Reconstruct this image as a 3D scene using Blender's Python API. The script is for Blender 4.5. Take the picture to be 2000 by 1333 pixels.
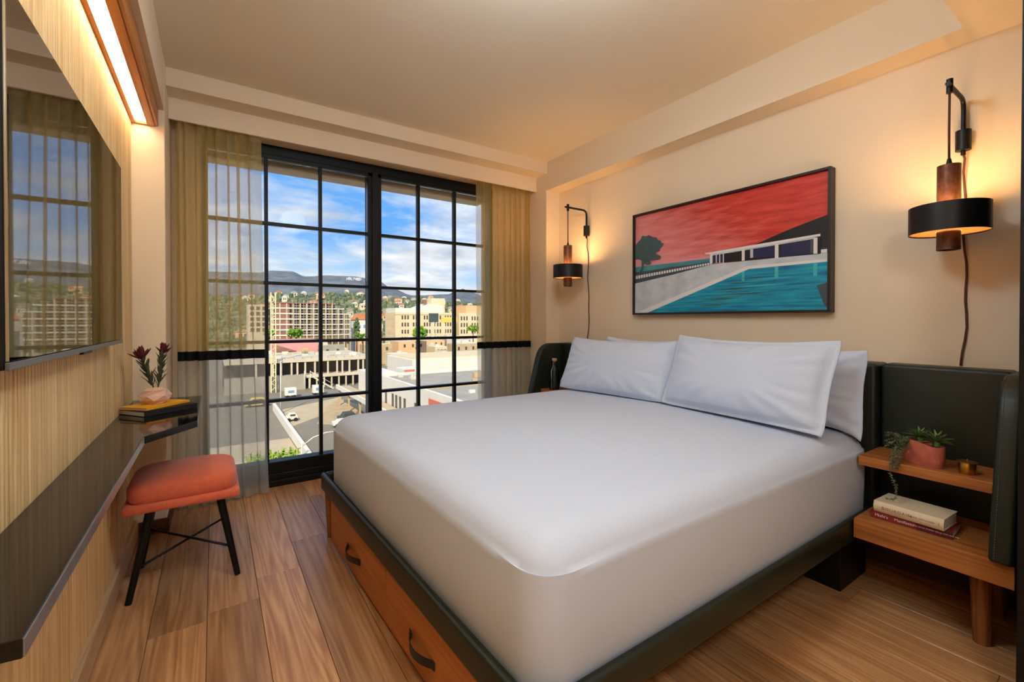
import bpy, bmesh, math, random
from mathutils import Vector, Matrix, noise as mnoise

for o in list(bpy.data.objects):
    bpy.data.objects.remove(o, do_unlink=True)
scene = bpy.context.scene
COL = scene.collection
R = math.radians
random.seed(7)


def lin(r, g, b, a=1.0):
    def f(c):
        c /= 255.0
        return c / 12.92 if c <= 0.04045 else ((c + 0.055) / 1.055) ** 2.4
    return (f(r), f(g), f(b), a)


# ------------------------------------------------------------------ camera
cam_data = bpy.data.cameras.new('camera')
cam = bpy.data.objects.new('camera', cam_data)
COL.objects.link(cam)
cam.location = (0, 0, 1.2)
cam.rotation_euler = (R(89.5), 0, R(-33.8))
cam_data.sensor_fit = 'HORIZONTAL'
cam_data.sensor_width = 36
cam_data.lens = 36 * 870 / 2000
cam_data.shift_y = -0.01645
cam_data.clip_start = 0.02
cam_data.clip_end = 9000
scene.camera = cam

# ------------------------------------------------------------------ view
scene.view_settings.view_transform = 'Standard'
scene.view_settings.look = 'None'
scene.view_settings.exposure = 0.0
scene.view_settings.gamma = 1.0
scene.view_settings.use_curve_mapping = False
cy_ = scene.cycles        # light paths: keep the render quick
cy_.max_bounces = 7
cy_.diffuse_bounces = 4
cy_.glossy_bounces = 3
cy_.transparent_max_bounces = 10
cy_.caustics_reflective = False
cy_.caustics_refractive = False
cy_.adaptive_threshold = 0.06
GLOBE_FILL = 40.0      # fill light added out of view, shaped as a hanging globe
ENTRY_FILL = 64.0        # fill light added behind the camera, shaped as a ceiling dome
STRIP_LAMP = 19.0
SCONCE_LAMP = 72.0
SKY = 1.3

# ------------------------------------------------------------------ sky
world = bpy.data.worlds.new('sky')
scene.world = world
world.use_nodes = True
wn = world.node_tree.nodes
wl = world.node_tree.links
wn.clear()
out = wn.new('ShaderNodeOutputWorld')
bg = wn.new('ShaderNodeBackground')
bg.inputs['Strength'].default_value = SKY
tc = wn.new('ShaderNodeTexCoord')
sep = wn.new('ShaderNodeSeparateXYZ')
wl.new(tc.outputs['Generated'], sep.inputs[0])
grad = wn.new('ShaderNodeValToRGB')
cr = grad.color_ramp
cr.elements[0].position = 0.0
cr.elements[0].color = lin(196, 214, 226)
cr.elements[1].position = 1.0
cr.elements[1].color = lin(84, 142, 214)
e = cr.elements.new(0.10); e.color = lin(160, 196, 228)
e = cr.elements.new(0.19); e.color = lin(98, 160, 226)
wl.new(sep.outputs['Z'], grad.inputs[0])
# cloud layer: the view direction laid out on a plane overhead
zadd = wn.new('ShaderNodeMath'); zadd.operation = 'ADD'; zadd.inputs[1].default_value = 0.17
zmax = wn.new('ShaderNodeMath'); zmax.operation = 'MAXIMUM'; zmax.inputs[1].default_value = 0.05
wl.new(sep.outputs['Z'], zadd.inputs[0]); wl.new(zadd.outputs[0], zmax.inputs[0])
dx = wn.new('ShaderNodeMath'); dx.operation = 'DIVIDE'
dy = wn.new('ShaderNodeMath'); dy.operation = 'DIVIDE'
wl.new(sep.outputs['X'], dx.inputs[0]); wl.new(zmax.outputs[0], dx.inputs[1])
wl.new(sep.outputs['Y'], dy.inputs[0]); wl.new(zmax.outputs[0], dy.inputs[1])
comb = wn.new('ShaderNodeCombineXYZ')
wl.new(dx.outputs[0], comb.inputs[0]); wl.new(dy.outputs[0], comb.inputs[1])
n1 = wn.new('ShaderNodeTexNoise')
n1.inputs['Scale'].default_value = 1.1
n1.inputs['Detail'].default_value = 8
n1.inputs['Roughness'].default_value = 0.62
n1.inputs['Distortion'].default_value = 0.35
wl.new(comb.outputs[0], n1.inputs['Vector'])
cm = wn.new('ShaderNodeValToRGB')
cm.color_ramp.elements[0].position = 0.43
cm.color_ramp.elements[0].color = (0, 0, 0, 1)
cm.color_ramp.elements[1].position = 0.62
cm.color_ramp.elements[1].color = (1, 1, 1, 1)
hz1 = wn.new('ShaderNodeMath'); hz1.operation = 'SUBTRACT'; hz1.inputs[0].default_value = 0.17; hz1.use_clamp = True
wl.new(sep.outputs['Z'], hz1.inputs[1])
hz2 = wn.new('ShaderNodeMath'); hz2.operation = 'MULTIPLY_ADD'; hz2.inputs[1].default_value = 1.0
wl.new(hz1.outputs[0], hz2.inputs[0]); wl.new(n1.outputs['Fac'], hz2.inputs[2])
wl.new(hz2.outputs[0], cm.inputs[0])
n2 = wn.new('ShaderNodeTexNoise')
n2.inputs['Scale'].default_value = 3.0
n2.inputs['Detail'].default_value = 5
wl.new(comb.outputs[0], n2.inputs['Vector'])
cc = wn.new('ShaderNodeValToRGB')
cc.color_ramp.elements[0].position = 0.32
cc.color_ramp.elements[0].color = lin(176, 188, 200)
cc.color_ramp.elements[1].position = 0.62
cc.color_ramp.elements[1].color = lin(228, 230, 232)
wl.new(n2.outputs['Fac'], cc.inputs[0])
mx = wn.new('ShaderNodeMixRGB')
wl.new(cm.outputs[0], mx.inputs[0])
wl.new(grad.outputs[0], mx.inputs[1])
wl.new(cc.outputs[0], mx.inputs[2])
wl.new(mx.outputs[0], bg.inputs['Color'])
wl.new(bg.outputs[0], out.inputs['Surface'])

# ------------------------------------------------------------------ sun (behind the building)
sun_d = bpy.data.lights.new('sun', 'SUN')
sun_d.energy = 4.8
sun_d.angle = R(0.6)
sun_d.color = (1.0, 0.87, 0.66)
sun = bpy.data.objects.new('sun', sun_d)
COL.objects.link(sun)
sun.location = (-40, -60, 80)
sun.rotation_euler = Vector((0.42, 0.72, -0.62)).to_track_quat('-Z', 'Y').to_euler()


# ------------------------------------------------------------------ materials
def nodes(name):
    m = bpy.data.materials.new(name)
    m.use_nodes = True
    nt = m.node_tree
    return m, nt, nt.nodes['Principled BSDF']


def plain(name, col, rough=0.6, metal=0.0, spec=0.5, var=0.0, vscale=3.0, bump=0.0, bscale=200.0, coat=0.0, sheen=0.0):
    """principled surface with slight procedural mottling and fine relief"""
    m, nt, p = nodes(name)
    p.inputs['Roughness'].default_value = rough
    p.inputs['Metallic'].default_value = metal
    p.inputs['Specular IOR Level'].default_value = spec
    p.inputs['Coat Weight'].default_value = coat
    p.inputs['Sheen Weight'].default_value = sheen
    p.inputs['Base Color'].default_value = col
    t = nt.nodes.new('ShaderNodeTexCoord')
    if var:
        n = nt.nodes.new('ShaderNodeTexNoise')
        n.inputs['Scale'].default_value = vscale
        n.inputs['Detail'].default_value = 4
        nt.links.new(t.outputs['Object'], n.inputs['Vector'])
        r = nt.nodes.new('ShaderNodeValToRGB')
        r.color_ramp.elements[0].position = 0.3
        r.color_ramp.elements[1].position = 0.7
        r.color_ramp.elements[0].color = (col[0] * (1 - var), col[1] * (1 - var), col[2] * (1 - var), 1)
        r.color_ramp.elements[1].color = (min(1, col[0] * (1 + var)), min(1, col[1] * (1 + var)), min(1, col[2] * (1 + var)), 1)
        nt.links.new(n.outputs['Fac'], r.inputs[0])
        nt.links.new(r.outputs[0], p.inputs['Base Color'])
    if bump:
        n = nt.nodes.new('ShaderNodeTexNoise')
        n.inputs['Scale'].default_value = bscale
        n.inputs['Detail'].default_value = 3
        nt.links.new(t.outputs['Object'], n.inputs['Vector'])
        b = nt.nodes.new('ShaderNodeBump')
        b.inputs['Strength'].default_value = bump
        b.inputs['Distance'].default_value = 0.002
        nt.links.new(n.outputs['Fac'], b.inputs['Height'])
        nt.links.new(b.outputs[0], p.inputs['Normal'])
    return m


def wood(name, dark, light, scale=(30, 2, 30), rough=0.45, tint=0.0, bump=0.15, coat=0.0, spec=0.4, rings=0.5):
    """long-grained timber; scale stretches the grain (small number = grain direction)"""
    m, nt, p = nodes(name)
    p.inputs['Roughness'].default_value = rough
    p.inputs['Coat Weight'].default_value = coat
    p.inputs['Specular IOR Level'].default_value = spec
    N = nt.nodes.new
    L = nt.links.new
    t = N('ShaderNodeTexCoord')
    oi = N('ShaderNodeObjectInfo')
    off = N('ShaderNodeVectorMath'); off.operation = 'SCALE'
    rv = N('ShaderNodeCombineXYZ')
    for i in range(3):
        L(oi.outputs['Random'], rv.inputs[i])
    L(rv.outputs[0], off.inputs[0]); off.inputs['Scale'].default_value = 17.0
    ad = N('ShaderNodeVectorMath'); ad.operation = 'ADD'
    L(t.outputs['Object'], ad.inputs[0]); L(off.outputs[0], ad.inputs[1])
    mp = N('ShaderNodeMapping')
    mp.inputs['Scale'].default_value = scale
    L(ad.outputs[0], mp.inputs['Vector'])
    n1 = N('ShaderNodeTexNoise')
    n1.inputs['Scale'].default_value = 1.0
    n1.inputs['Detail'].default_value = 6
    n1.inputs['Roughness'].default_value = 0.6
    n1.inputs['Distortion'].default_value = 0.6
    L(mp.outputs[0], n1.inputs['Vector'])
    # cathedral figure: contour lines of a slow stretched field
    mp2 = N('ShaderNodeMapping')
    mp2.inputs['Scale'].default_value = tuple(s * 0.22 for s in scale)
    L(ad.outputs[0], mp2.inputs['Vector'])
    n2 = N('ShaderNodeTexNoise')
    n2.inputs['Scale'].default_value = 1.0
    n2.inputs['Detail'].default_value = 1.5
    L(mp2.outputs[0], n2.inputs['Vector'])
    mul = N('ShaderNodeMath'); mul.operation = 'MULTIPLY'; mul.inputs[1].default_value = 70.0
    L(n2.outputs['Fac'], mul.inputs[0])
    sn = N('ShaderNodeMath'); sn.operation = 'SINE'
    L(mul.outputs[0], sn.inputs[0])
    ma = N('ShaderNodeMath'); ma.operation = 'MULTIPLY_ADD'
    ma.inputs[1].default_value = 0.16 * rings; ma.inputs[2].default_value = 0.0
    L(sn.outputs[0], ma.inputs[0])
    sm = N('ShaderNodeMath'); sm.operation = 'ADD'
    L(n1.outputs['Fac'], sm.inputs[0]); L(ma.outputs[0], sm.inputs[1])
    r = N('ShaderNodeValToRGB')
    r.color_ramp.elements[0].position = 0.28
    r.color_ramp.elements[0].color = dark
    r.color_ramp.elements[1].position = 0.72
    r.color_ramp.elements[1].color = light
    L(sm.outputs[0], r.inputs[0])
    last = r.outputs[0]
    if tint:
        hv = N('ShaderNodeHueSaturation')
        m2 = N('ShaderNodeMapRange')
        m2.inputs['To Min'].default_value = 1.0 - tint
        m2.inputs['To Max'].default_value = 1.0 + tint
        L(oi.outputs['Random'], m2.inputs['Value'])
        L(m2.outputs[0], hv.inputs['Value'])
        L(last, hv.inputs['Color'])
        last = hv.outputs[0]
    L(last, p.inputs['Base Color'])
    b = N('ShaderNodeBump')
    b.inputs['Strength'].default_value = bump
    b.inputs['Distance'].default_value = 0.001
    L(sm.outputs[0], b.inputs['Height'])
    L(b.outputs[0], p.inputs['Normal'])
    return m


def emitter(name, col, strength):
    m, nt, p = nodes(name)
    p.inputs['Base Color'].default_value = (0.8, 0.8, 0.8, 1)
    p.inputs['Emission Color'].default_value = col
    p.inputs['Emission Strength'].default_value = strength
    return m


def pane_mat(name, tint=(1, 1, 1, 1), ior=1.1):
    m, nt, p = nodes(name)
    nt.nodes.remove(p)
    o = nt.nodes['Material Output']
    tr = nt.nodes.new('ShaderNodeBsdfTransparent'); tr.inputs[0].default_value = tint
    gl = nt.nodes.new('ShaderNodeBsdfGlossy'); gl.inputs['Roughness'].default_value = 0.0
    fr = nt.nodes.new('ShaderNodeFresnel'); fr.inputs[0].default_value = ior
    ms = nt.nodes.new('ShaderNodeMixShader')
    nt.links.new(fr.outputs[0], ms.inputs[0])
    nt.links.new(tr.outputs[0], ms.inputs[1])
    nt.links.new(gl.outputs[0], ms.inputs[2])
    nt.links.new(ms.outputs[0], o.inputs['Surface'])
    return m


def sheer_mat(name, col, open_amount, weave=700):
    """sheer cloth: open weave lets light straight through, threads scatter it"""
    m, nt, p = nodes(name)
    nt.nodes.remove(p)
    o = nt.nodes['Material Output']
    N = nt.nodes.new; L = nt.links.new
    tr = N('ShaderNodeBsdfTransparent')
    tr.inputs[0].default_value = (1, 1, 1, 1)
    df = N('ShaderNodeBsdfDiffuse'); df.inputs[0].default_value = col
    tl = N('ShaderNodeBsdfTranslucent'); tl.inputs[0].default_value = col
    m1 = N('ShaderNodeMixShader'); m1.inputs[0].default_value = 0.5
    L(df.outputs[0], m1.inputs[1]); L(tl.outputs[0], m1.inputs[2])
    t = N('ShaderNodeTexCoord')
    n = N('ShaderNodeTexNoise'); n.inputs['Scale'].default_value = weave; n.inputs['Detail'].default_value = 1
    L(t.outputs['Object'], n.inputs['Vector'])
    mr = N('ShaderNodeMapRange')
    mr.inputs['From Min'].default_value = 0.3; mr.inputs['From Max'].default_value = 0.7
    mr.inputs['To Min'].default_value = 1 - open_amount - 0.12; mr.inputs['To Max'].default_value = 1 - open_amount + 0.12
    L(n.outputs['Fac'], mr.inputs['Value'])
    m2 = N('ShaderNodeMixShader')
    L(mr.outputs[0], m2.inputs[0])
    L(tr.outputs[0], m2.inputs[1]); L(m1.outputs[0], m2.inputs[2])
    L(m2.outputs[0], o.inputs['Surface'])
    return m


M = {}
M['paint'] = plain('wall_paint', lin(240, 219, 190), 0.75, spec=0.2, var=0.02, vscale=2, bump=0.05, bscale=300)
M['ceiling'] = plain('ceiling_paint', lin(242, 226, 200), 0.8, spec=0.15, bump=0.05, bscale=300)
M['plank'] = wood('floor_oak', lin(164, 112, 68), lin(206, 156, 106), (46, 2.0, 46), 0.32, tint=0.25, bump=0.08, rings=0.7)
M['oak'] = wood('reeded_oak', lin(212, 168, 106), lin(245, 214, 160), (60, 60, 1.6), 0.5, tint=0.05, bump=0.1)
M['oak_trim'] = wood('oak_trim', lin(192, 152, 110), lin(224, 188, 146), (50, 1.6, 50), 0.5)
M['light_box'] = wood('honey_oak', lin(164, 98, 42), lin(206, 138, 72), (34, 1.6, 34), 0.45)
M['dark_trim'] = wood('brown_skirting', lin(70, 44, 28), lin(104, 68, 44), (50, 1.6, 50), 0.5)
M['drawer'] = wood('drawer_oak', lin(164, 96, 44), lin(196, 124, 64), (40, 1.4, 40), 0.5, tint=0.03)
M['bench'] = wood('bench_oak', lin(136, 78, 36), lin(192, 122, 64), (46, 1.6, 46), 0.42)
M['leg_wood'] = wood('leg_oak', lin(120, 72, 38), lin(170, 110, 62), (50, 50, 1.8), 0.45)
M['black'] = plain('black_frame', lin(12, 12, 12), 0.45, spec=0.3, bump=0.03)
M['black_metal'] = plain('black_metal', lin(24, 22, 22), 0.45, metal=0.3, bump=0.05, bscale=400)
M['leather'] = plain('green_leather', lin(28, 35, 24), 0.42, spec=0.5, var=0.12, vscale=8, bump=0.25, bscale=420)
M['thread'] = plain('grey_thread', lin(112, 124, 116), 0.7)
M['strap'] = plain('strap_leather', lin(34, 26, 22), 0.45, bump=0.2, bscale=300)
M['linen'] = plain('white_linen', lin(208, 218, 236), 0.85, spec=0.15, bump=0.06, bscale=900, sheen=0.1)
M['desk'] = plain('black_gloss', lin(12, 12, 13), 0.06, spec=0.6, var=0.1)
M['edge'] = plain('edge_sheen', lin(160, 164, 170), 0.32, metal=0.8, var=0.1, vscale=20)  # pale tone paints the window's reflection on the black desk edge
M['screen'] = plain('tv_glass', lin(8, 8, 9), 0.02, spec=1.0, var=0.05)
M['screen'].node_tree.nodes['Principled BSDF'].inputs['IOR'].default_value = 3.2
M['orange'] = plain('coral_wool', lin(230, 112, 80), 0.9, spec=0.1, var=0.06, vscale=60, bump=0.35, bscale=700, sheen=0.3)
M['pane'] = pane_mat('window_pane')
M['bottle_glass'] = pane_mat('bottle_glass', lin(236, 244, 246), 1.5)
M['water'] = pane_mat('bottle_water', lin(236, 242, 250), 1.3)
M['sheer'] = sheer_mat('gold_sheer', lin(238, 214, 146), 0.50)
M['sheer_low'] = sheer_mat('grey_sheer', lin(222, 218, 204), 0.50)
M['band'] = plain('black_band', lin(22, 21, 22), 0.8, spec=0.1, bump=0.1)
M['cork'] = plain('cork', lin(206, 160, 104), 0.8, var=0.15, vscale=120)
M['copper'] = plain('brown_patina', lin(92, 58, 42), 0.42, metal=0.55, var=0.35, vscale=60, bump=0.3, bscale=120)
M['cord'] = plain('brown_cord', lin(96, 56, 40), 0.7, bump=0.2, bscale=500)
M['shade_in'] = plain('shade_lining', lin(222, 204, 176), 0.7)
M['glow'] = emitter('sconce_diffuser', (1.0, 0.6, 0.26, 1), SCONCE_LAMP)
def screen_mat(name, col):
    m, nt, p = nodes(name)
    nt.nodes.remove(p)
    o = nt.nodes['Material Output']
    df = nt.nodes.new('ShaderNodeBsdfDiffuse'); df.inputs[0].default_value = col
    tl = nt.nodes.new('ShaderNodeBsdfTranslucent'); tl.inputs[0].default_value = col
    ms = nt.nodes.new('ShaderNodeMixShader'); ms.inputs[0].default_value = 0.6
    nt.links.new(df.outputs[0], ms.inputs[1]); nt.links.new(tl.outputs[0], ms.inputs[2]); nt.links.new(ms.outputs[0], o.inputs['Surface'])
    return m


M['screen_disc'] = screen_mat('perforated_diffuser', lin(150, 132, 106))
M['strip'] = emitter('strip_diffuser', (1.0, 0.80, 0.54, 1), STRIP_LAMP)
M['opal'] = emitter('globe_fill_glow', (0.66, 0.84, 1.0, 1), GLOBE_FILL)
M['opal_fill'] = emitter('entry_fill_glow', (0.84, 0.92, 1.0, 1), ENTRY_FILL)
M['brass'] = plain('brass', lin(204, 152, 66), 0.28, metal=1.0, var=0.08, vscale=40)
M['terracotta'] = plain('terracotta', lin(186, 96, 74), 0.75, var=0.22, vscale=26, bump=0.2, bscale=160)
M['soil'] = plain('soil', lin(42, 30, 24), 0.95, var=0.3, vscale=90, bump=0.5)
M['leaf'] = plain('succulent_leaf', lin(104, 128, 62), 0.55, var=0.25, vscale=30)
M['leaf_dark'] = plain('protea_leaf', lin(74, 78, 48), 0.6, var=0.25, vscale=40)
M['leaf_grey'] = plain('trailing_leaf', lin(112, 128, 96), 0.6, var=0.3, vscale=60)
M['petal'] = plain('protea_petal', lin(92, 24, 32), 0.6, var=0.25, vscale=60)
M['vase'] = plain('blush_ceramic', lin(226, 182, 160), 0.5, var=0.06, vscale=30)
M['yellow'] = plain('yellow_cover', lin(236, 170, 28), 0.6, var=0.04)
M['pages'] = plain('paper_edge', lin(220, 208, 186), 0.85, var=0.08, vscale=200)
M['book_black'] = plain('black_cover', lin(22, 22, 24), 0.5, bump=0.1)
M['book_cream'] = plain('cream_cover', lin(226, 206, 172), 0.6, var=0.03)
M['book_red'] = plain('red_cover', lin(128, 34, 34), 0.5, var=0.05)
M['ink_red'] = plain('red_ink', lin(128, 48, 34), 0.6)
M['ink_white'] = plain('white_ink', lin(232, 224, 214), 0.6)
M['ink_dark'] = plain('dark_ink', lin(84, 66, 52), 0.6)

# ------------------------------------------------------------------ object helpers
ORG = {}


def put(name, me, parent=None, org=None, loc=None):
    """link a mesh given in world coordinates; its origin moves to the thing's base"""
    o = bpy.data.objects.new(name, me)
    COL.objects.link(o)
    if parent is not None:
        og = ORG[parent.name]
        o.parent = parent
    else:
        if org is None:
            xs = [v.co for v in me.vertices]
            lo = Vector([min(c[i] for c in xs) for i in range(3)])
            hi = Vector([max(c[i] for c in xs) for i in range(3)])
            org = Vector(((lo.x + hi.x) / 2, (lo.y + hi.y) / 2, lo.z))
        og = Vector(org)
        o.location = og
    me.transform(Matrix.Translation(-og))
    ORG[o.name] = og
    return o


def thing(name, loc, label, cat, group=None):
    o = bpy.data.objects.new(name, None)
    o.empty_display_size = 0.1
    COL.objects.link(o)
    o.location = loc
    ORG[o.name] = Vector(loc)
    return tag(o, label, cat, group)


def tag(o, label=None, cat=None, group=None, kind=None):
    if label: o['label'] = label
    if cat: o['category'] = cat
    if group: o['group'] = group
    if kind: o['kind'] = kind
    return o


def structure(o, label=None):
    o['kind'] = 'structure'
    if label: o['label'] = label
    return o


class MB:
    """collects simple solids into one mesh"""

    def __init__(self):
        self.bm = bmesh.new()

    def _bev(self, verts, w, seg=2):
        if w > 0:
            es = list({e for v in verts for e in v.link_edges})
            bmesh.ops.bevel(self.bm, geom=es, offset=w, segments=seg, affect='EDGES', profile=0.5)

    def box(self, x0, x1, y0, y1, z0, z1, bev=0.0, mi=0, seg=2):
        vs = [self.bm.verts.new(p) for p in ((x0, y0, z0), (x1, y0, z0), (x1, y1, z0), (x0, y1, z0),
                                             (x0, y0, z1), (x1, y0, z1), (x1, y1, z1), (x0, y1, z1))]
        for f in ((0, 3, 2, 1), (4, 5, 6, 7), (0, 1, 5, 4), (1, 2, 6, 5), (2, 3, 7, 6), (3, 0, 4, 7)):
            self.bm.faces.new([vs[i] for i in f]).material_index = mi
        self._bev(vs, bev, seg)
        return self

    def prism(self, pts, axis, a, b, bev=0.0, mi=0, seg=2):
        """polygon of 2-D points swept along axis from a to b"""
        def p3(p, h):
            return {'x': (h, p[0], p[1]), 'y': (p[0], h, p[1]), 'z': (p[0], p[1], h)}[axis]
        v0 = [self.bm.verts.new(p3(p, a)) for p in pts]
        v1 = [self.bm.verts.new(p3(p, b)) for p in pts]
        n = len(pts)
        fs = [self.bm.faces.new(v0), self.bm.faces.new(list(reversed(v1)))]
        for i in range(n):
            fs.append(self.bm.faces.new((v0[i], v1[i], v1[(i + 1) % n], v0[(i + 1) % n])))
        for f in fs: f.material_index = mi
        bmesh.ops.recalc_face_normals(self.bm, faces=fs)
        self._bev(v0 + v1, bev, seg)
        return self

    def tube(self, pts, r, n=10, mi=0, cap=True):
        """round bar through points; r number or list of radii"""
        pts = [Vector(p) for p in pts]
        rs = r if isinstance(r, (list, tuple)) else [r] * len(pts)
        rings = []
        up = Vector((0.0123, 0.031, 1.0)).normalized()
        prev = None
        for i, p in enumerate(pts):
            if i == 0: d = pts[1] - p
            elif i == len(pts) - 1: d = p - pts[i - 1]
            else: d = (pts[i + 1] - p).normalized() + (p - pts[i - 1]).normalized()
            d.normalize()
            if prev is None:
                a = d.cross(up)
                if a.length < 0.05: a = d.cross(Vector((1, 0, 0)))
            else:
                a = prev - d * prev.dot(d)
            a.normalize(); prev = a
            b = d.cross(a)
            rings.append([self.bm.verts.new(p + (a * math.cos(2 * math.pi * k / n) + b * math.sin(2 * math.pi * k / n)) * rs[i]) for k in range(n)])
        for i in range(len(rings) - 1):
            for k in range(n):
                f = self.bm.faces.new((rings[i][k], rings[i][(k + 1) % n], rings[i + 1][(k + 1) % n], rings[i + 1][k]))
                f.material_index = mi; f.smooth = True
        if cap:
            for rg in (list(reversed(rings[0])), rings[-1]):
                self.bm.faces.new(rg).material_index = mi
        return self

    def lathe(self, cx, cy, prof, n=32, mi=0, sx=1.0, sy=1.0):
        """profile of (radius, z) turned about a vertical axis"""
        rings = []
        for r, z in prof:
            if r < 1e-6:
                rings.append([self.bm.verts.new((cx, cy, z))])
            else:
                rings.append([self.bm.verts.new((cx + sx * r * math.cos(2 * math.pi * k / n), cy + sy * r * math.sin(2 * math.pi * k / n), z)) for k in range(n)])
        for i in range(len(rings) - 1):
            a, b = rings[i], rings[i + 1]
            for k in range(n):
                j = (k + 1) % n
                if len(a) == 1 and len(b) == 1: continue
                if len(a) == 1: vs = (a[0], b[j], b[k])
                elif len(b) == 1: vs = (a[k], a[j], b[0])
                else: vs = (a[k], a[j], b[j], b[k])
                self.bm.faces.new(vs).material_index = mi
        return self

    def quad(self, pts, mi=0):
        self.bm.faces.new([self.bm.verts.new(p) for p in pts]).material_index = mi
        return self

    def mesh(self, name, mats, smooth=None):
        me = bpy.data.meshes.new(name)
        bmesh.ops.recalc_face_normals(self.bm, faces=self.bm.faces)
        self.bm.to_mesh(me)
        self.bm.free()
        for m in (mats if isinstance(mats, (list, tuple)) else [mats]):
            me.materials.append(m)
        if smooth is not None:
            for p in me.polygons: p.use_smooth = True
            me.set_sharp_from_angle(angle=R(smooth))
        return me

    def build(self, name, mats, parent=None, smooth=None, org=None):
        return put(name, self.mesh(name, mats, smooth), parent, org)


def grid_mesh(name, fn, nu, nv, mats, smooth=True, close_u=False):
    vs = []
    for j in range(nv + 1):
        for i in range(nu + (0 if close_u else 1)):
            vs.append(fn(i / nu, j / nv))
    w = nu if close_u else nu + 1
    fs = []
    for j in range(nv):
        for i in range(nu):
            a = j * w + i; b = j * w + (i + 1) % w
            fs.append((a, b, b + w, a + w))
    me = bpy.data.meshes.new(name)
    me.from_pydata(vs, [], fs)
    for m in (mats if isinstance(mats, (list, tuple)) else [mats]): me.materials.append(m)
    if smooth:
        for p in me.polygons: p.use_smooth = True
    me.update()
    return me


def text_mesh(name, body, size, mat, extrude=0.0002, spacing=1.0, align='LEFT'):
    c = bpy.data.curves.new(name, 'FONT')
    c.body = body; c.size = size; c.extrude = extrude; c.space_character = spacing
    c.align_x = align; c.align_y = 'CENTER'
    c.resolution_u = 3
    o = bpy.data.objects.new(name, c)
    COL.objects.link(o)
    bpy.context.view_layer.update()
    me = bpy.data.meshes.new_from_object(o.evaluated_get(bpy.context.evaluated_depsgraph_get()))
    bpy.data.objects.remove(o, do_unlink=True)
    me.materials.clear(); me.materials.append(mat)
    return me


def lerp(a, b, t): return a + (b - a) * t


def piece(name, me, parent, loc, rot=(0, 0, 0), scale=(1, 1, 1)):
    """a repeat that shares mesh data, placed in its parent's space (loc in world coordinates)"""
    o = bpy.data.objects.new(name, me)
    COL.objects.link(o)
    o.parent = parent
    o.location = Vector(loc) - ORG[parent.name]
    o.rotation_euler = rot
    o.scale = scale
    ORG[o.name] = Vector(loc)
    return o

# ================================================================== THE ROOM
M['slab'] = plain('dark_subfloor', lin(48, 34, 24), 0.9)
fl = structure(MB().box(-0.45, 2.86, -2.1, 3.86, -0.2, -0.011).build('floor', M['slab'], org=(1.2, 0.8, -0.2)))
PW = 0.186
rnd = random.Random(21)
k = 0
x = -0.40
while x < 2.76:
    y = -2.1 - rnd.uniform(0, 1.1)
    while y < 3.66:
        y0, y1 = max(y, -2.05), min(y + 1.25, 3.66)
        x1 = min(x + PW, 2.76)
        if y1 - y0 > 0.05:
            me = MB().box(0.0008, x1 - x - 0.0008, 0.0008, y1 - y0 - 0.0008, 0, 0.011, bev=0.0012, seg=1).mesh('plank', M['plank'])
            piece('plank', me, fl, (x, y0, -0.011))
        y += 1.25
    x += PW

wl_ = structure(MB().box(-0.46, -0.385, -2.1, 3.86, 0, 2.9).build('wall_left', M['paint']))
slat_me = MB().prism([(-0.0155, -0.0104), (-0.005, -0.0104), (-0.002, -0.009), (-0.0004, -0.005), (0, 0), (-0.0004, 0.005),
                      (-0.002, 0.009), (-0.005, 0.0104), (-0.0155, 0.0104)], 'z', 0, 2.20).mesh('slat', M['oak'], smooth=50)
y = -1.10
while y < 3.19:
    piece('slat', slat_me, wl_, (-0.3695, y, 0.095))
    y += 0.0236
structure(MB().box(-0.385, -0.352, -1.12, 3.2, 0, 0.094, bev=0.003).build('baseboard_left', M['oak_trim']))
structure(MB().box(-0.385, -0.228, -2.1, 3.2, 2.388, 2.684).build('trim_1', M['paint']))
wcl = structure(MB().box(-0.385, -0.226, 3.2, 3.67, 0, 2.684, bev=0.004).build('wall_corner_left', M['paint']))
structure(MB().box(-0.352, -0.218, 3.188, 3.2, 0, 0.075, bev=0.002).box(-0.226, -0.218, 3.19, 3.66, 0, 0.075).build('baseboard_corner', M['dark_trim']))

structure(MB().box(2.76, 2.86, -2.1, 3.86, 0, 2.9).build('wall_right', M['paint']))
structure(MB().box(2.604, 2.76, 3.31, 3.67, 0, 2.684).build('wall_corner_right', M['paint']))
structure(MB().box(2.604, 2.77, 0.505, 3.31, 2.42, 2.684).build('trim_2', M['paint']))
structure(MB().box(-0.228, 2.77, -2.1, 0.505, 2.42, 2.684).build('trim_3', M['ceiling']))
structure(MB().box(-0.228, 2.604, 3.30, 3.67, 2.576, 2.684).build('trim_4', M['paint']))
structure(MB().box(-0.226, 2.604, 3.462, 3.482, 2.445, 2.577, bev=0.002).build('trim_5', M['paint']))
structure(MB().box(2.742, 2.76, 0.27, 3.31, 0, 0.088, bev=0.003).build('baseboard_right', M['dark_trim']))
structure(MB().box(-0.46, 2.86, -2.1, 3.86, 2.684, 2.9).build('ceiling', M['ceiling']))
structure(MB().box(-0.46, 2.86, -2.2, -2.1, -0.2, 2.9).build('wall_back', M['paint']))
wx0, wx1, wtop = -0.065, 2.215, 2.462
M['render_out'] = plain('exterior_render', lin(206, 190, 160), 0.9, var=0.08, vscale=2, bump=0.3, bscale=60)
structure(MB().box(-0.46, wx0, 3.66, 3.86, -0.2, 2.9).box(wx1, 2.86, 3.66, 3.86, -0.2, 2.9)
          .box(wx0, wx1, 3.66, 3.86, wtop, 2.9).box(wx0, wx1, 3.76, 3.86, -0.2, -0.002).build('wall_window', M['paint']))
structure(MB().box(wx0, wx1, 3.80, 3.95, 2.352, 2.46, bev=0.004).build('trim_6', M['render_out']))

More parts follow.
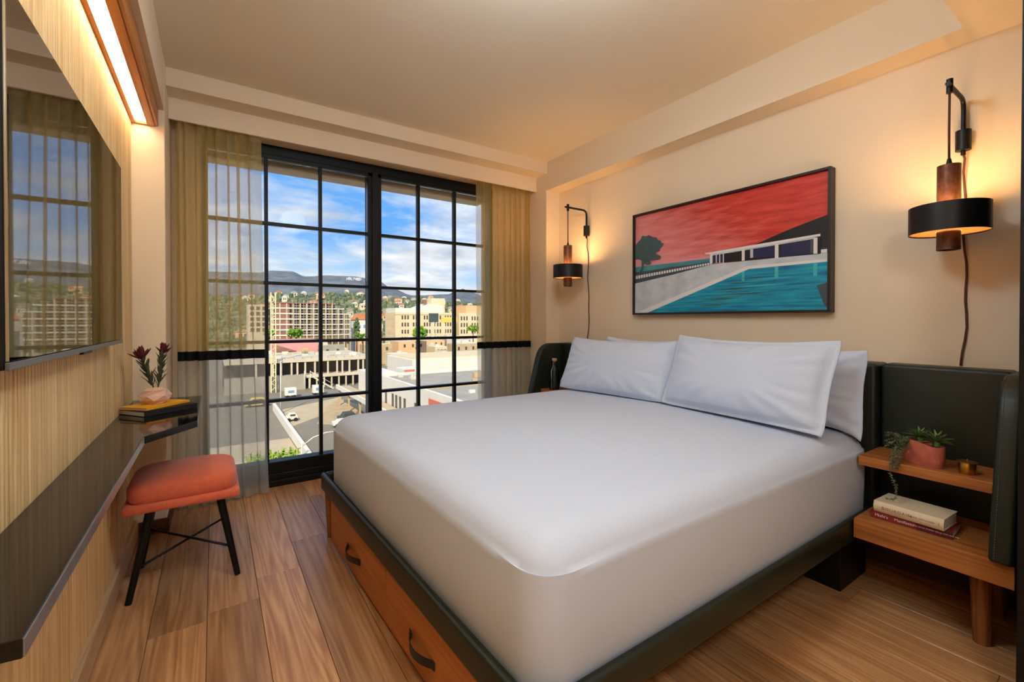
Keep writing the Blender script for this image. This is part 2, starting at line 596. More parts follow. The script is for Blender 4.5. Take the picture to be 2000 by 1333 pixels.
# ---- the two window sashes with muntins and panes
rows = [0.165, 0.612, 1.042, 1.471, 1.902, 2.372]
GY = 3.675


def sash(name, xs, label):
    x0, x1 = xs[0], xs[-1]
    w = MB()
    w.box(x0 - 0.03, x0 + 0.006, 3.64, 3.73, 0.06, 2.40, bev=0.002)
    w.box(x1 - 0.006, x1 + 0.03, 3.64, 3.73, 0.06, 2.40, bev=0.002)
    w.box(x0 - 0.03, x1 + 0.03, 3.64, 3.73, 2.366, 2.40, bev=0.002)
    w.box(x0 - 0.03, x1 + 0.03, 3.63, 3.73, 0.075, 0.172, bev=0.004)
    s = structure(w.build(name, M['black'], org=((x0 + x1) / 2, 3.68, 0.0)), label)
    for xx in xs[1:-1]:
        MB().box(xx - 0.0115, xx + 0.0115, 3.655, 3.70, rows[0], rows[-1], bev=0.003).build('muntin', M['black'], s)
    for zz in rows[1:-1]:
        MB().box(x0, x1, 3.652, 3.702, zz - 0.011, zz + 0.011, bev=0.003).build('muntin', M['black'], s)
    for i in range(len(xs) - 1):
        for j in range(len(rows) - 1):
            MB().box(xs[i] + 0.008, xs[i + 1] - 0.008, GY - 0.003, GY + 0.003, rows[j] + 0.007, rows[j + 1] - 0.007).build('pane', M['pane'], s)
    return s


sash('window_1', [-0.035, 0.318, 0.684, 1.045], 'black steel sash of fifteen panes behind the left sheer curtain')
sash('window_2', [1.142, 1.478, 1.825, 2.185], 'black steel sash of fifteen panes above the far side of the bed')
wf = MB()
wf.box(wx0, wx1, 3.635, 3.75, 2.392, 2.462, bev=0.003)            # head
wf.box(1.068, 1.119, 3.62, 3.75, 0.06, 2.40, bev=0.004)           # mullion
wf.box(wx0, wx1, 3.60, 3.76, 0.0, 0.045, bev=0.004)               # threshold track
wf.box(wx0, wx1, 3.615, 3.76, 0.04, 0.09, bev=0.004)
structure(wf.build('window_3', M['black'], org=(1.07, 3.68, 0)), 'black outer window frame with thick centre mullion and floor track')

# ---- dark partition edge at the very right of the photo
tag(MB().box(2.0, 2.745, 0.16, 0.263, 0, 2.42, bev=0.003).build('wardrobe_panel', M['black']),
    'tall black wardrobe side panel at the right edge of the photo', 'wardrobe')

# ================================================================== LIGHTS OF THE ROOM AND ADDED FILL LIGHTS
t = thing('strip_light', (-0.32, 1.0, 2.286), 'long honey oak light box with glowing strip above the television', 'light')
MB().box(-0.385, -0.352, -1.12, 3.198, 2.286, 2.387, bev=0.002).build('inner_board', M['light_box'], t)
MB().box(-0.303, -0.268, -1.12, 3.198, 2.286, 2.387, bev=0.002).build('outer_board', M['light_box'], t)
MB().box(-0.2675, -0.254, -1.12, 3.198, 2.290, 2.387, bev=0.002).build('fascia', M['light_box'], t)
MB().box(-0.352, -0.303, 3.184, 3.198, 2.286, 2.387, bev=0.001).build('end_cap', M['light_box'], t)
MB().box(-0.352, -0.303, -1.12, 3.184, 2.300, 2.310).build('diffuser', M['strip'], t)


def fill_lamp(name, x, y, z, r, mat, label):
    t = thing(name, (x, y, z), label, 'fill light')
    MB().lathe(x, y, [(0, z), (r, z), (r, z - 0.03), (r - 0.012, z - 0.03), (0, z - 0.03)], 40).build('mount_ring', M['black_metal'], t, smooth=40)
    MB().lathe(x, y, [(r - 0.014, z - 0.03), (r - 0.016, z - 0.05), (r * 0.8, z - 0.085), (r * 0.5, z - 0.105), (0, z - 0.115)], 40).build('fill_dome', mat, t, smooth=60)
    return t


gx, gy = 0.85, 1.04  # globe added above the view to brighten bed, walls and ceiling
t = thing('fill_globe', (gx, gy, 2.683), 'unseen opal globe added under the ceiling as fill light', 'fill light')
MB().lathe(gx, gy, [(0, 2.683), (0.06, 2.683), (0.06, 2.665), (0, 2.66)], 24).build('canopy', M['black_metal'], t, smooth=40)  # mount of the added fill globe
MB().tube([(gx, gy, 2.663), (gx, gy, 2.60)], 0.006, 8).build('stem', M['black_metal'], t)
MB().lathe(gx, gy, [(0, 2.61)] + [(0.15 * math.sin(math.pi * k / 14), 2.46 + 0.15 * math.cos(math.pi * k / 14)) for k in range(1, 14)] + [(0, 2.31)], 28).build('added_globe', M['opal'], t, smooth=80)
fill_lamp('entry_fill_lamp', 0.15, -0.75, 2.4195, 0.2, M['opal_fill'], 'unseen opal dome added under the entry soffit as fill light')  # added behind the camera to fill the room with light


def sconce(y, label, cord_bottom, wob):
    X, W = 2.52, 2.76
    t = thing('pendant_sconce', (W, y, 1.985), label, 'wall lamp', 'pendant wall lamps beside the headboard')
    # wall knob and bent arm
    p = MB()
    p.tube([(2.735, y, 1.945), (2.735, y, 2.032)], 0.026, 24)
    p.tube([(2.735, y, 1.99), (2.759, y, 1.99)], 0.014, 12)
    p.build('wall_knob', M['black_metal'], t, smooth=40)
    arm = [(2.735, y, 1.925), (2.735, y, 2.12), (2.732, y, 2.142), (2.724, y, 2.156), (2.708, y, 2.164), (2.69, y, 2.166), (X - 0.03, y, 2.166)]
    MB().tube(arm, 0.0085, 12).build('arm', M['black_metal'], t, smooth=40)
    c = MB()
    c.tube([(X, y, 2.135), (X, y, 2.192)], 0.011, 12)
    c.build('clamp', M['black_metal'], t, smooth=40)
    MB().tube([(X, y, 2.14), (X + 0.001, y + 0.001, 2.0), (X, y, 1.85)], 0.0042, 8).build('hanging_cord', M['cord'], t)
    MB().lathe(X, y, [(0.0, 1.868), (0.006, 1.866), (0.009, 1.85), (0.012, 1.838), (0, 1.838)], 16).build('cap', M['black_metal'], t, smooth=40)
    r = 0.037
    cy = MB().lathe(X, y, [(0, 1.838), (r, 1.838), (r, 1.49), (r - 0.003, 1.49), (r - 0.003, 1.75), (0, 1.75)], 40).build('cylinder', M['copper'], t, smooth=40)
    cy['label'] = 'brown patinated metal cylinder through the drum'
    R2, z0, z1 = 0.125, 1.560, 1.672
    MB().lathe(X, y, [(R2, z0), (R2, z1), (R2 - 0.0015, z1), (R2 - 0.0015, z0), (R2, z0)], 64).build('drum_shade', M['black_metal'], t, smooth=40)
    MB().lathe(X, y, [(R2 - 0.0016, z0 + 0.004), (R2 - 0.0016, z1 - 0.004), (R2 - 0.0026, z1 - 0.004), (R2 - 0.0026, z0 + 0.004), (R2 - 0.0016, z0 + 0.004)], 64).build('shade_lining', M['shade_in'], t, smooth=40)
    d = MB()
    d.lathe(X, y, [(r + 0.03, 1.60), (r + 0.03, 1.635), (r + 0.055, 1.635), (r + 0.055, 1.60), (r + 0.03, 1.60)], 40)
    d.build('glowing_ring', M['glow'], t, smooth=40)
    for k in range(3):
        a = 2 * math.pi * k / 3 + 0.4
        MB().tube([(X + (r - 0.002) * math.cos(a), y + (r - 0.002) * math.sin(a), 1.617), (X + (R2 - 0.002) * math.cos(a), y + (R2 - 0.002) * math.sin(a), 1.617)], 0.003, 8).build('spoke', M['black_metal'], t)
    # pale perforated screen closing the drum from below
    MB().lathe(X, y, [(r + 0.002, z0 + 0.006), (R2 - 0.003, z0 + 0.006), (R2 - 0.003, z0 + 0.007), (r + 0.002, z0 + 0.007), (r + 0.002, z0 + 0.006)], 48).build('perforated_screen', M['screen_disc'], t)
    # supply cord down the wall
    cp = [(2.735, y, 1.93)]
    n = 16
    for i in range(n + 1):
        f = i / n
        cp.append((2.7535 + (-0.012 if f < 0.08 else 0), y - 0.004 + wob * math.sin(f * 7.0) * f + 0.004 * math.sin(f * 21), lerp(1.91, cord_bottom, f)))
    MB().tube(cp, 0.0042, 8).build('supply_cord', M['cord'], t)
    return t


sconce(0.528, 'larger looking black drum wall lamp on the right, lit, above the planter shelf', 0.999, 0.010)
sconce(2.905, 'smaller looking black drum wall lamp beside the right curtain, lit, above the bottle', 0.999, 0.014)

# ================================================================== TELEVISION AND DESK
t = thing('television', (-0.35, 1.845, 1.10), 'large flat black television on the reeded oak wall mirroring the window', 'television')
MB().box(-0.349, -0.326, 1.218, 2.475, 1.105, 1.845, bev=0.004).build('casing', M['black'], t)
MB().box(-0.3695, -0.349, 1.6, 2.1, 1.3, 1.65).build('wall_mount', M['black_metal'], t)
MB().box(-0.326, -0.3205, 1.224, 2.469, 1.122, 1.839, bev=0.0006).build('screen', M['screen'], t)
MB().box(-0.326, -0.3195, 1.22, 2.473, 1.105, 1.120, bev=0.0015).build('bottom_bezel', plain('grey_bezel', lin(116, 116, 120), 0.35, metal=0.7), t)
MB().box(-0.328, -0.3185, 1.79, 1.90, 1.0985, 1.106, bev=0.001).build('sensor_tab', M['black'], t)

DZ = 0.76
dk = [(-0.3685, 0.902), (-0.222, 0.884), (-0.222, 2.165), (-0.061, 2.387), (-0.061, 3.172), (-0.3685, 3.172)]
t = thing('wall_desk', (-0.3, 2.0, DZ - 0.03), 'narrow glossy black wall shelf desk widening near the window', 'desk')
MB().prism(dk, 'z', DZ - 0.028, DZ, bev=0.0015).build('desk_top', M['desk'], t)
MB().prism([(-0.2218, 0.886), (-0.2196, 0.886), (-0.2196, 2.164), (-0.2218, 2.164)], 'z', DZ - 0.027, DZ - 0.0015).build('front_edge', M['edge'], t)
MB().box(-0.3685, -0.345, 0.95, 3.15, DZ - 0.05, DZ - 0.028).build('wall_cleat', M['black'], t)


def book(name, label, cat, cx, cy, z, L, W, H, rot, cover, pages, hard=0.003, round_spine=False, group=None):
    """L along local x (spine side is local -y), W along local y"""
    t = thing(name, (cx, cy, z), label, cat, group)
    t.rotation_euler = (0, 0, rot)
    def add(mb, nm, mat, smooth=None):
        me = mb.mesh(nm, mat, smooth)
        o = bpy.data.objects.new(nm, me); COL.objects.link(o); o.parent = t
        return o
    add(MB().box(-L / 2, L / 2, -W / 2, W / 2, 0, hard, bev=hard * 0.3), 'back_cover', cover)
    add(MB().box(-L / 2, L / 2, -W / 2, W / 2, H - hard, H, bev=hard * 0.3), 'front_cover', cover)
    if round_spine:
        n = 8
        pts = [(-W / 2 + 0.003, H)] + [(-W / 2 - 0.008 * math.sin(math.pi * k / n), H * (1 - k / n)) for k in range(n + 1)] + [(-W / 2 + 0.003, 0)]
        add(MB().prism(pts, 'x', -L / 2, L / 2), 'spine', cover, 50)
    else:
        add(MB().box(-L / 2, L / 2, -W / 2, -W / 2 + hard, 0, H, bev=hard * 0.3), 'spine', cover)
    add(MB().box(-L / 2 + 0.003, L / 2 - 0.003, -W / 2 + hard, W / 2 - 0.004, hard, H - hard), 'pages', pages)
    return t


def lettering(t, body, size, mat, x, y, z, spacing=1.0, name='lettering'):
    """flat print on the spine face (faces local -y)"""
    me = text_mesh(name, body, size, mat, 0.00015, spacing)
    o = bpy.data.objects.new(name, me); COL.objects.link(o); o.parent = t
    o.location = (x, y, z); o.rotation_euler = (R(90), 0, 0)
    return o


b = book('notebook', 'black notebook with elastic strap lying under the yellow one on the desk', 'book', -0.2215, 2.742, DZ, 0.238, 0.185, 0.025,
         math.atan2(0.141, 0.193), M['book_black'], M['pages'])
me = MB().box(0.055, 0.061, -0.0935, 0.0935, -0.0, 0.0256, bev=0.0004).mesh('elastic_strap', M['strap'])
o = bpy.data.objects.new('elastic_strap', me); COL.objects.link(o); o.parent = b
book('notebook', 'yellow notebook under the blush vase on the desk', 'book', -0.235, 2.752, DZ + 0.0258, 0.226, 0.15, 0.0115,
     math.atan2(0.167, 0.156), M['yellow'], plain('blush_paper', lin(226, 186, 160), 0.85), hard=0.0015)

vz = DZ + 0.0374
v = MB()
rings = [(0.030, 0.0, 0.1), (0.050, 0.018, 0.5), (0.053, 0.040, 0.1), (0.040, 0.066, 0.5), (0.018, 0.079, 0.1), (0.014, 0.070, 0.3), (0.010, 0.02, 0.1)]
vr = []
for r, z, a in rings:
    vr.append([v.bm.verts.new((-0.237 + 1.25 * r * math.cos(a + 2 * math.pi * k / 6) + (0.012 if z > 0.06 else 0) * 0, 2.752 + 1.0 * r * math.sin(a + 2 * math.pi * k / 6), vz + z)) for k in range(6)])
for i in range(len(vr) - 1):
    for k in range(6):
        a, b_, c_, d_ = vr[i][k], vr[i][(k + 1) % 6], vr[i + 1][(k + 1) % 6], vr[i + 1][k]
        v.bm.faces.new((a, b_, c_)); v.bm.faces.new((a, c_, d_))
v.bm.faces.new(list(reversed(vr[0]))); v.bm.faces.new(vr[-1])
tag(v.build('faceted_vase', M['vase']), 'small faceted blush pink ceramic vase on the yellow notebook', 'vase')


def blade(name, L, w, mat, fold=0.15, droop=0.0, thick=0.0008):
    """a pointed leaf along local +x, slightly folded, with real thickness"""
    vs, fs = [], []
    n = 5
    for s in (1, -1):
        for i in range(n + 1):
            f = i / n
            ww = w * (math.sin(math.pi * min(1, f * 0.92 + 0.08)) ** 0.8) * 0.5
            z = -droop * f * f * L + s * thick * 0.5
            vs += [(f * L, -ww, z + fold * ww), (f * L, 0, z), (f * L, ww, z + fold * ww)]
    m = 3 * (n + 1)
    for i in range(n):
        for j in range(2):
            a = i * 3 + j
            fs.append((a, a + 3, a + 4, a + 1))
            fs.append((m + a, m + a + 1, m + a + 4, m + a + 3))
    me = bpy.data.meshes.new(name)
    me.from_pydata(vs, [], fs)
    me.materials.append(mat)
    for p in me.polygons: p.use_smooth = True
    me.update()
    return me


leaf_me = blade('leaf', 0.058, 0.013, M['leaf_dark'], 0.3, -0.12)
petal_me = blade('petal', 0.060, 0.021, M['petal'], 0.5, -0.25)


def protea(base, tip, label, seed, head):
    rn = random.Random(seed)
    base, tip = Vector(base), Vector(tip)
    t = thing('protea_stem', base, label, 'flower')
    mid = (base + tip) / 2 + Vector((0.006, 0.0, 0.0))
    pts = [base, base.lerp(mid, 0.5), mid, mid.lerp(tip, 0.5), tip]
    MB().tube(pts, [0.003, 0.003, 0.0028, 0.0026, 0.003], 8).build('stem', M['leaf_dark'], t)
    d = (tip - base).normalized()
    for i in range(26):
        f = 0.18 + 0.74 * i / 26
        p = base.lerp(tip, f)
        a = i * 2.4 + rn.uniform(-0.3, 0.3)
        el = rn.uniform(0.75, 1.1)
        q = d.to_track_quat('Z', 'X') @ (Matrix.Rotation(a, 3, 'Z') @ Matrix.Rotation(-el, 3, 'Y') @ Vector((1, 0, 0)))
        s = rn.uniform(0.75, 1.1)
        o = piece('leaf', leaf_me, t, p, q.to_track_quat('X', 'Z').to_euler(), (s, s, s))
    for i in range(18):
        a = i * 2.4
        el = 1.25 - 0.55 * (i / 18) if i < 12 else 0.55 + rn.uniform(-.1, .1)
        q = d.to_track_quat('Z', 'X') @ (Matrix.Rotation(a, 3, 'Z') @ Matrix.Rotation(-el, 3, 'Y') @ Vector((1, 0, 0)))
        s = rn.uniform(0.85, 1.1) * head
        piece('petal', petal_me, t, tip - d * 0.004 + q * 0.002, q.to_track_quat('X', 'Z').to_euler(), (s, s, s))
    return t


protea((-0.238, 2.752, vz + 0.05), (-0.288, 2.752, 1.016), 'wide open dark red protea bloom leaning towards the television', 3, 1.0)
protea((-0.232, 2.752, vz + 0.05), (-0.206, 2.752, 1.040), 'narrow dark red protea bud leaning towards the curtain', 5, 0.85)

# ================================================================== STOOL
t = thing('upholstered_stool', (-0.11, 2.63, 0), 'coral orange upholstered stool with black legs by the desk', 'stool')
lip = MB().box(-0.325, 0.098, 2.422, 2.835, 0.378, 0.418, bev=0.014, seg=4).build('seat_base', M['orange'], t, smooth=60)
lip['label'] = 'lower orange upholstered rim of the seat'


def super_cushion(name, x0, x1, y0, y1, z0, z1, crown, mat, parent, n=20):
    """soft square pad: bulging sides, crowned top"""
    cx, cy, hx, hy = (x0 + x1) / 2, (y0 + y1) / 2, (x1 - x0) / 2, (y1 - y0) / 2
    zc, hz = (z0 + z1) / 2, (z1 - z0) / 2
    vs, fs = [], []
    nu, nv = 48, 14
    for j in range(nv + 1):
        ph = -math.pi / 2 + math.pi * j / nv
        cz = math.copysign(abs(math.sin(ph)) ** 0.55, math.sin(ph))
        cr_ = abs(math.cos(ph)) ** 0.35
        for i in range(nu):
            th = 2 * math.pi * i / nu
            ex = 0.34
            x_ = math.copysign(abs(math.cos(th)) ** ex, math.cos(th)) * cr_
            y_ = math.copysign(abs(math.sin(th)) ** ex, math.sin(th)) * cr_
            zz = zc + hz * cz + (crown * (1 - x_ * x_) * (1 - y_ * y_) if cz > 0 else 0)
            vs.append((cx + hx * x_, cy + hy * y_, zz))
    for j in range(nv):
        for i in range(nu):
            a = j * nu + i; b_ = j * nu + (i + 1) % nu
            fs.append((a, b_, b_ + nu, a + nu))
    me = bpy.data.meshes.new(name)
    me.from_pydata(vs, [], fs); me.materials.append(mat)
    for p in me.polygons: p.use_smooth = True
    me.update()
    return put(name, me, parent)


super_cushion('seat_cushion', -0.318, 0.088, 2.425, 2.83, 0.402, 0.500, 0.022, M['orange'], t)
LEGS = [((-0.232, 2.505, 0.385), (-0.306, 2.452, 0.0)), ((0.018, 2.505, 0.385), (0.088, 2.462, 0.0)),
        ((-0.236, 2.742, 0.385), (-0.30, 2.785, 0.0)), ((0.010, 2.742, 0.385), (0.072, 2.785, 0.0))]
for a, b_ in LEGS:
    MB().tube([a, b_], [0.0175, 0.0125], 10).build('leg', M['black'], t, smooth=40)


def on_leg(i, z):
    a, b_ = Vector(LEGS[i][0]), Vector(LEGS[i][1])
    return a.lerp(b_, (a.z - z) / a.z)


MB().tube([on_leg(0, 0.135), on_leg(3, 0.17)], 0.0055, 8).build('stretcher', M['black'], t)
MB().tube([on_leg(2, 0.19), on_leg(1, 0.135)], 0.0055, 8).build('stretcher', M['black'], t)


# ================================================================== CURTAINS
def curtain(name, label, x_in, x_out, n_dense, seed, flare):
    """x_in is the stack side against the wall, x_out the free edge"""
    t = thing(name, ((x_in + x_out) / 2, 3.55, 0.0), label, 'curtain', 'sheer curtains')
    rn = random.Random(seed)
    tot = n_dense * 2 * math.pi
    ph0 = rn.uniform(0, 6)

    def pt(u, z):
        f = u ** 1.25                      # folds crowd at the stack end
        xx = lerp(x_in, x_out, f)
        h = (2.56 - z) / 2.56
        xx += flare * u ** 3 * h ** 2.0
        A = 0.046 * (1 - 0.35 * u) * (0.85 + 0.25 * math.sin(u * 31 + seed))
        phs = tot * u + 0.9 * math.sin(u * 7 + seed) + 0.55 * math.sin(u * 19 + 2 * seed) + ph0 + 0.5 * math.sin(z * 1.3 + u * 9 + seed) * (0.4 + h)
        yy = 3.545 + A * math.sin(phs) + 0.006 * math.sin(2.3 * phs + z * 2)
        xx += (0.012 + 0.012 * u) * math.sin(phs + 1.2)
        yy -= 0.03 * h * h
        return (xx, yy, z)

    nu = 240
    def strip(nm, za, zb, nz, mat):
        me = grid_mesh(nm, lambda u, w: pt(u, lerp(za, zb, w)), nu, nz, mat)
        return put(nm, me, t)
    strip('gold_sheer', 0.998, 2.56, 24, M['sheer'])
    def pt2(u, z, off):
        p = pt(u, z); return (p[0], p[1] + off, p[2])
    band = MB()
    me = grid_mesh('band', lambda u, w: pt2(u, [0.940, 1.000, 1.000, 0.940, 0.940][round(w * 4)], [-0.0015, -0.0015, 0.0015, 0.0015, -0.0015][round(w * 4)]), nu, 4, M['band'])
    put('band', me, t)
    strip('grey_sheer', 0.012, 0.942, 16, M['sheer_low'])
    strip('hem', 0.006, 0.075, 2, M['sheer_low'])
    return t


curtain('sheer_curtain', 'sheer gold curtain with black band to the left of the window, by the stool', -0.200, 0.262, 8, 2, 0.055)
curtain('sheer_curtain', 'sheer gold curtain with black band to the right of the window, by the headboard', 2.580, 2.005, 9, 9, 0.0)
tr = MB().box(-0.215, 2.59, 3.53, 3.56, 2.562, 2.576).build('curtain_track', M['paint'])
tag(tr, 'white ceiling track carrying both sheer curtains behind the valance', 'curtain track')
# ================================================================== BED
SK = -0.0416                                    # the foot rail runs a touch off square


def footx(y): return 0.575 + SK * (y - 0.765)


bed = thing('bed_frame', (1.6, 1.73, 0), 'low bed frame in dark green leather with oak drawers and winged headboard', 'bed')
RZ0, RZ1 = 0.25, 0.34
MB().prism([(footx(0.765), 0.765), (footx(0.765) + 0.030, 0.765), (footx(2.69) + 0.030, 2.69), (footx(2.69) + 0.02, 2.69), (footx(2.69) + 0.004, 2.682), (footx(2.67), 2.665)],
           'z', RZ0, RZ1, bev=0.012, seg=3).build('foot_rail', M['leather'], bed, smooth=50)
MB().box(footx(0.765) + 0.030, 2.60, 0.765, 0.797, RZ0, RZ1, bev=0.012, seg=3).build('side_rail', M['leather'], bed, smooth=50)
MB().box(footx(2.69) + 0.030, 2.60, 2.658, 2.69, RZ0, RZ1, bev=0.012, seg=3).build('side_rail', M['leather'], bed, smooth=50)
MB().box(0.615, 2.60, 0.80, 2.655, 0.262, 0.30).build('platform', M['black'], bed)
MB().box(0.64, 1.32, 1.25, 2.56, 0.03, 0.262).build('drawer_carcass', M['black'], bed)
MB().box(2.29, 2.58, 0.818, 0.962, 0.0, 0.262, bev=0.003).build('plinth', M['black'], bed)
MB().box(2.29, 2.58, 2.49, 2.635, 0.0, 0.262, bev=0.003).build('plinth', M['black'], bed)
for ya, yb, yh in ((0.83, 1.700, 1.374), (1.706, 2.515, 2.11)):
    off = 0.014
    d = MB().prism([(footx(ya) + off, ya), (footx(ya) + off + 0.02, ya), (footx(yb) + off + 0.02, yb), (footx(yb) + off, yb)], 'z', 0.022, 0.249, bev=0.002).build('drawer_front', M['drawer'], bed)
    # leather strap pull: fixed at both ends, bowed out between
    hw, zc = 0.095, 0.120
    n = 14
    pr = []
    for i in range(n + 1):
        f = i / n
        s = -1 + 2 * f
        bow = 0.030 * (max(0, math.cos(s * math.pi / 2 * 1.15)) ** 0.8) if abs(s) < 0.87 else 0.0
        pr.append((footx(yh + s * hw) + off - 0.001 - bow, yh + s * hw))
    h = MB()
    wdt = [0.011 + 0.0 * i for i in range(n + 1)]
    for i in range(n):
        (xa, y_a), (xb, y_b) = pr[i], pr[i + 1]
        th = 0.003
        p8 = [(xa, y_a, zc - 0.013), (xb, y_b, zc - 0.013), (xb - th, y_b, zc - 0.013), (xa - th, y_a, zc - 0.013)]
        h.prism([(xa, y_a), (xb, y_b), (xb - th, y_b), (xa - th, y_a)], 'z', zc - 0.014, zc + 0.014)
    bmesh.ops.remove_doubles(h.bm, verts=h.bm.verts, dist=0.0002)
    hd = h.build('strap_handle', M['strap'], d)
    hd['label'] = 'black leather strap pull'
    for s in (-0.93, 0.93):
        MB().tube([(footx(yh + s * hw) + off, yh + s * hw, zc), (footx(yh + s * hw) + off - 0.006, yh + s * hw, zc)], 0.005, 10).build('stud', M['black_metal'], d)
for yy in (2.605,):
    MB().tube([(footx(yy) + 0.03, yy, 0.262), (footx(yy) + 0.034, yy, 0.0)], [0.026, 0.016], 14).build('leg', M['leg_wood'], bed, smooth=40)

# headboard: thicker centre pad, two side pads and two slanting wings
HT = 0.995
MB().box(2.585, 2.757, 0.785, 2.672, 0.20, HT, bev=0.018, seg=4).build('headboard_centre', M['leather'], bed, smooth=50)
for ya, yb in ((0.36, 0.782), (2.675, 3.10)):
    MB().box(2.625, 2.757, ya, yb, 0.364, HT, bev=0.016, seg=4).build('headboard_side', M['leather'], bed, smooth=50)


def wing(y0, y1):
    pts = [(2.225, 0.364), (2.352, 0.86), (2.372, 0.915), (2.40, 0.955), (2.436, 0.982), (2.48, HT), (2.757, HT), (2.757, 0.364)]
    w = MB().prism(pts, 'y', y0, y1, bev=0.012, seg=3).build('headboard_wing', M['leather'], bed, smooth=50)
    return w


for y0, y1, yi in ((0.30, 0.362, 0.3625), (3.098, 3.16, 3.0975)):
    w = wing(y0, y1)
    # pale stitching along the front edge
    st = MB()
    path = [(2.225, 0.375), (2.352, 0.86), (2.372, 0.915), (2.40, 0.955), (2.436, 0.982), (2.48, HT)]
    yy = y1 - 0.016 if y0 < 1 else y0 + 0.016
    for (xa, za), (xb, zb) in zip(path[:-1], path[1:]):
        L = math.hypot(xb - xa, zb - za)
        m = max(1, int(L / 0.009))
        for i in range(m):
            f0, f1 = (i + 0.12) / m, (i + 0.8) / m
            nx, nz = -(zb - za) / L, (xb - xa) / L
            st.tube([(lerp(xa, xb, f0) + nx * 0.0006, yy, lerp(za, zb, f0) + nz * 0.0006), (lerp(xa, xb, f1) + nx * 0.0006, yy, lerp(za, zb, f1) + nz * 0.0006)], 0.0009, 5)
    st.build('stitching', M['thread'], w)
sh_near = MB().box(2.375, 2.624, 0.364, 0.783, 0.560, 0.601, bev=0.002).build('shelf', M['bench'], bed)
sh_far = MB().box(2.375, 2.624, 2.674, 3.096, 0.560, 0.601, bev=0.002).build('shelf', M['bench'], bed)

# bedside benches
for ya, yb, lab, legs in ((0.30, 0.758, 'low oak bedside bench holding two stacked books', ((2.372, 0.40), (2.64, 0.40))),
                          (2.697, 3.16, 'low oak bedside bench on the window side, mostly hidden behind the mattress', ((2.372, 3.06), (2.64, 3.06)))):
    t = thing('bedside_bench', (2.5, (ya + yb) / 2, 0), lab, 'nightstand', 'bedside benches')
    MB().box(2.25, 2.741, ya, yb, 0.281, 0.362, bev=0.002).build('bench_top', M['bench'], t)
    for lx, ly in legs:
        MB().tube([(lx, ly, 0.282), (lx - 0.004, ly - 0.004, 0.0)], [0.033, 0.024], 24).build('leg', M['leg_wood'], t, smooth=40)

# mattress
mm = MB().box(0.610, 2.572, 0.803, 2.650, 0.302, 0.684, bev=0.0, seg=1)
bmesh.ops.subdivide_edges(mm.bm, edges=mm.bm.edges[:], cuts=1, use_grid_fill=True)
low = lambda e: all(v_.co.z < 0.31 for v_ in e.verts)
bmesh.ops.bevel(mm.bm, geom=[e for e in mm.bm.edges if len(e.link_faces) == 2 and e.calc_face_angle() > 1.0 and not low(e)], offset=0.105, segments=9, affect='EDGES', profile=0.55)
bmesh.ops.bevel(mm.bm, geom=[e for e in mm.bm.edges if len(e.link_faces) == 2 and e.calc_face_angle() > 1.0 and low(e)], offset=0.012, segments=2, affect='EDGES', profile=0.5)
bmesh.ops.subdivide_edges(mm.bm, edges=[e for e in mm.bm.edges if e.calc_length() > 0.3], cuts=10, use_grid_fill=True)
for v_ in mm.bm.verts:
    c = v_.co
    fx, fy = (c.x - 1.59) / 0.98, (c.y - 1.727) / 0.905
    if c.z > 0.6:
        c.z += 0.018 * max(0, 1 - fx * fx) * max(0, 1 - fy * fy) - 0.012 * (abs(fx) ** 6 + abs(fy) ** 6)
    if c.x < 1.0:
        c.x += (SK * (c.y - 0.8) * 0.95 + 0.002) * min(1, (1.0 - c.x) / 0.3)
    if c.y < 1.1:
        c.y -= 0.006 * math.sin(max(0, min(1, (c.z - 0.3) / 0.38)) * math.pi)
    w = mnoise.noise(Vector((c.x * 3, c.y * 3, c.z * 6))) * 0.0022
    c.z += w if c.z > 0.55 else 0
    c.y += w if c.y < 0.9 else 0
mt = mm.build('mattress', M['linen'], smooth=60)
tag(mt, 'thick mattress in smooth white linen on the green bed frame', 'mattress')


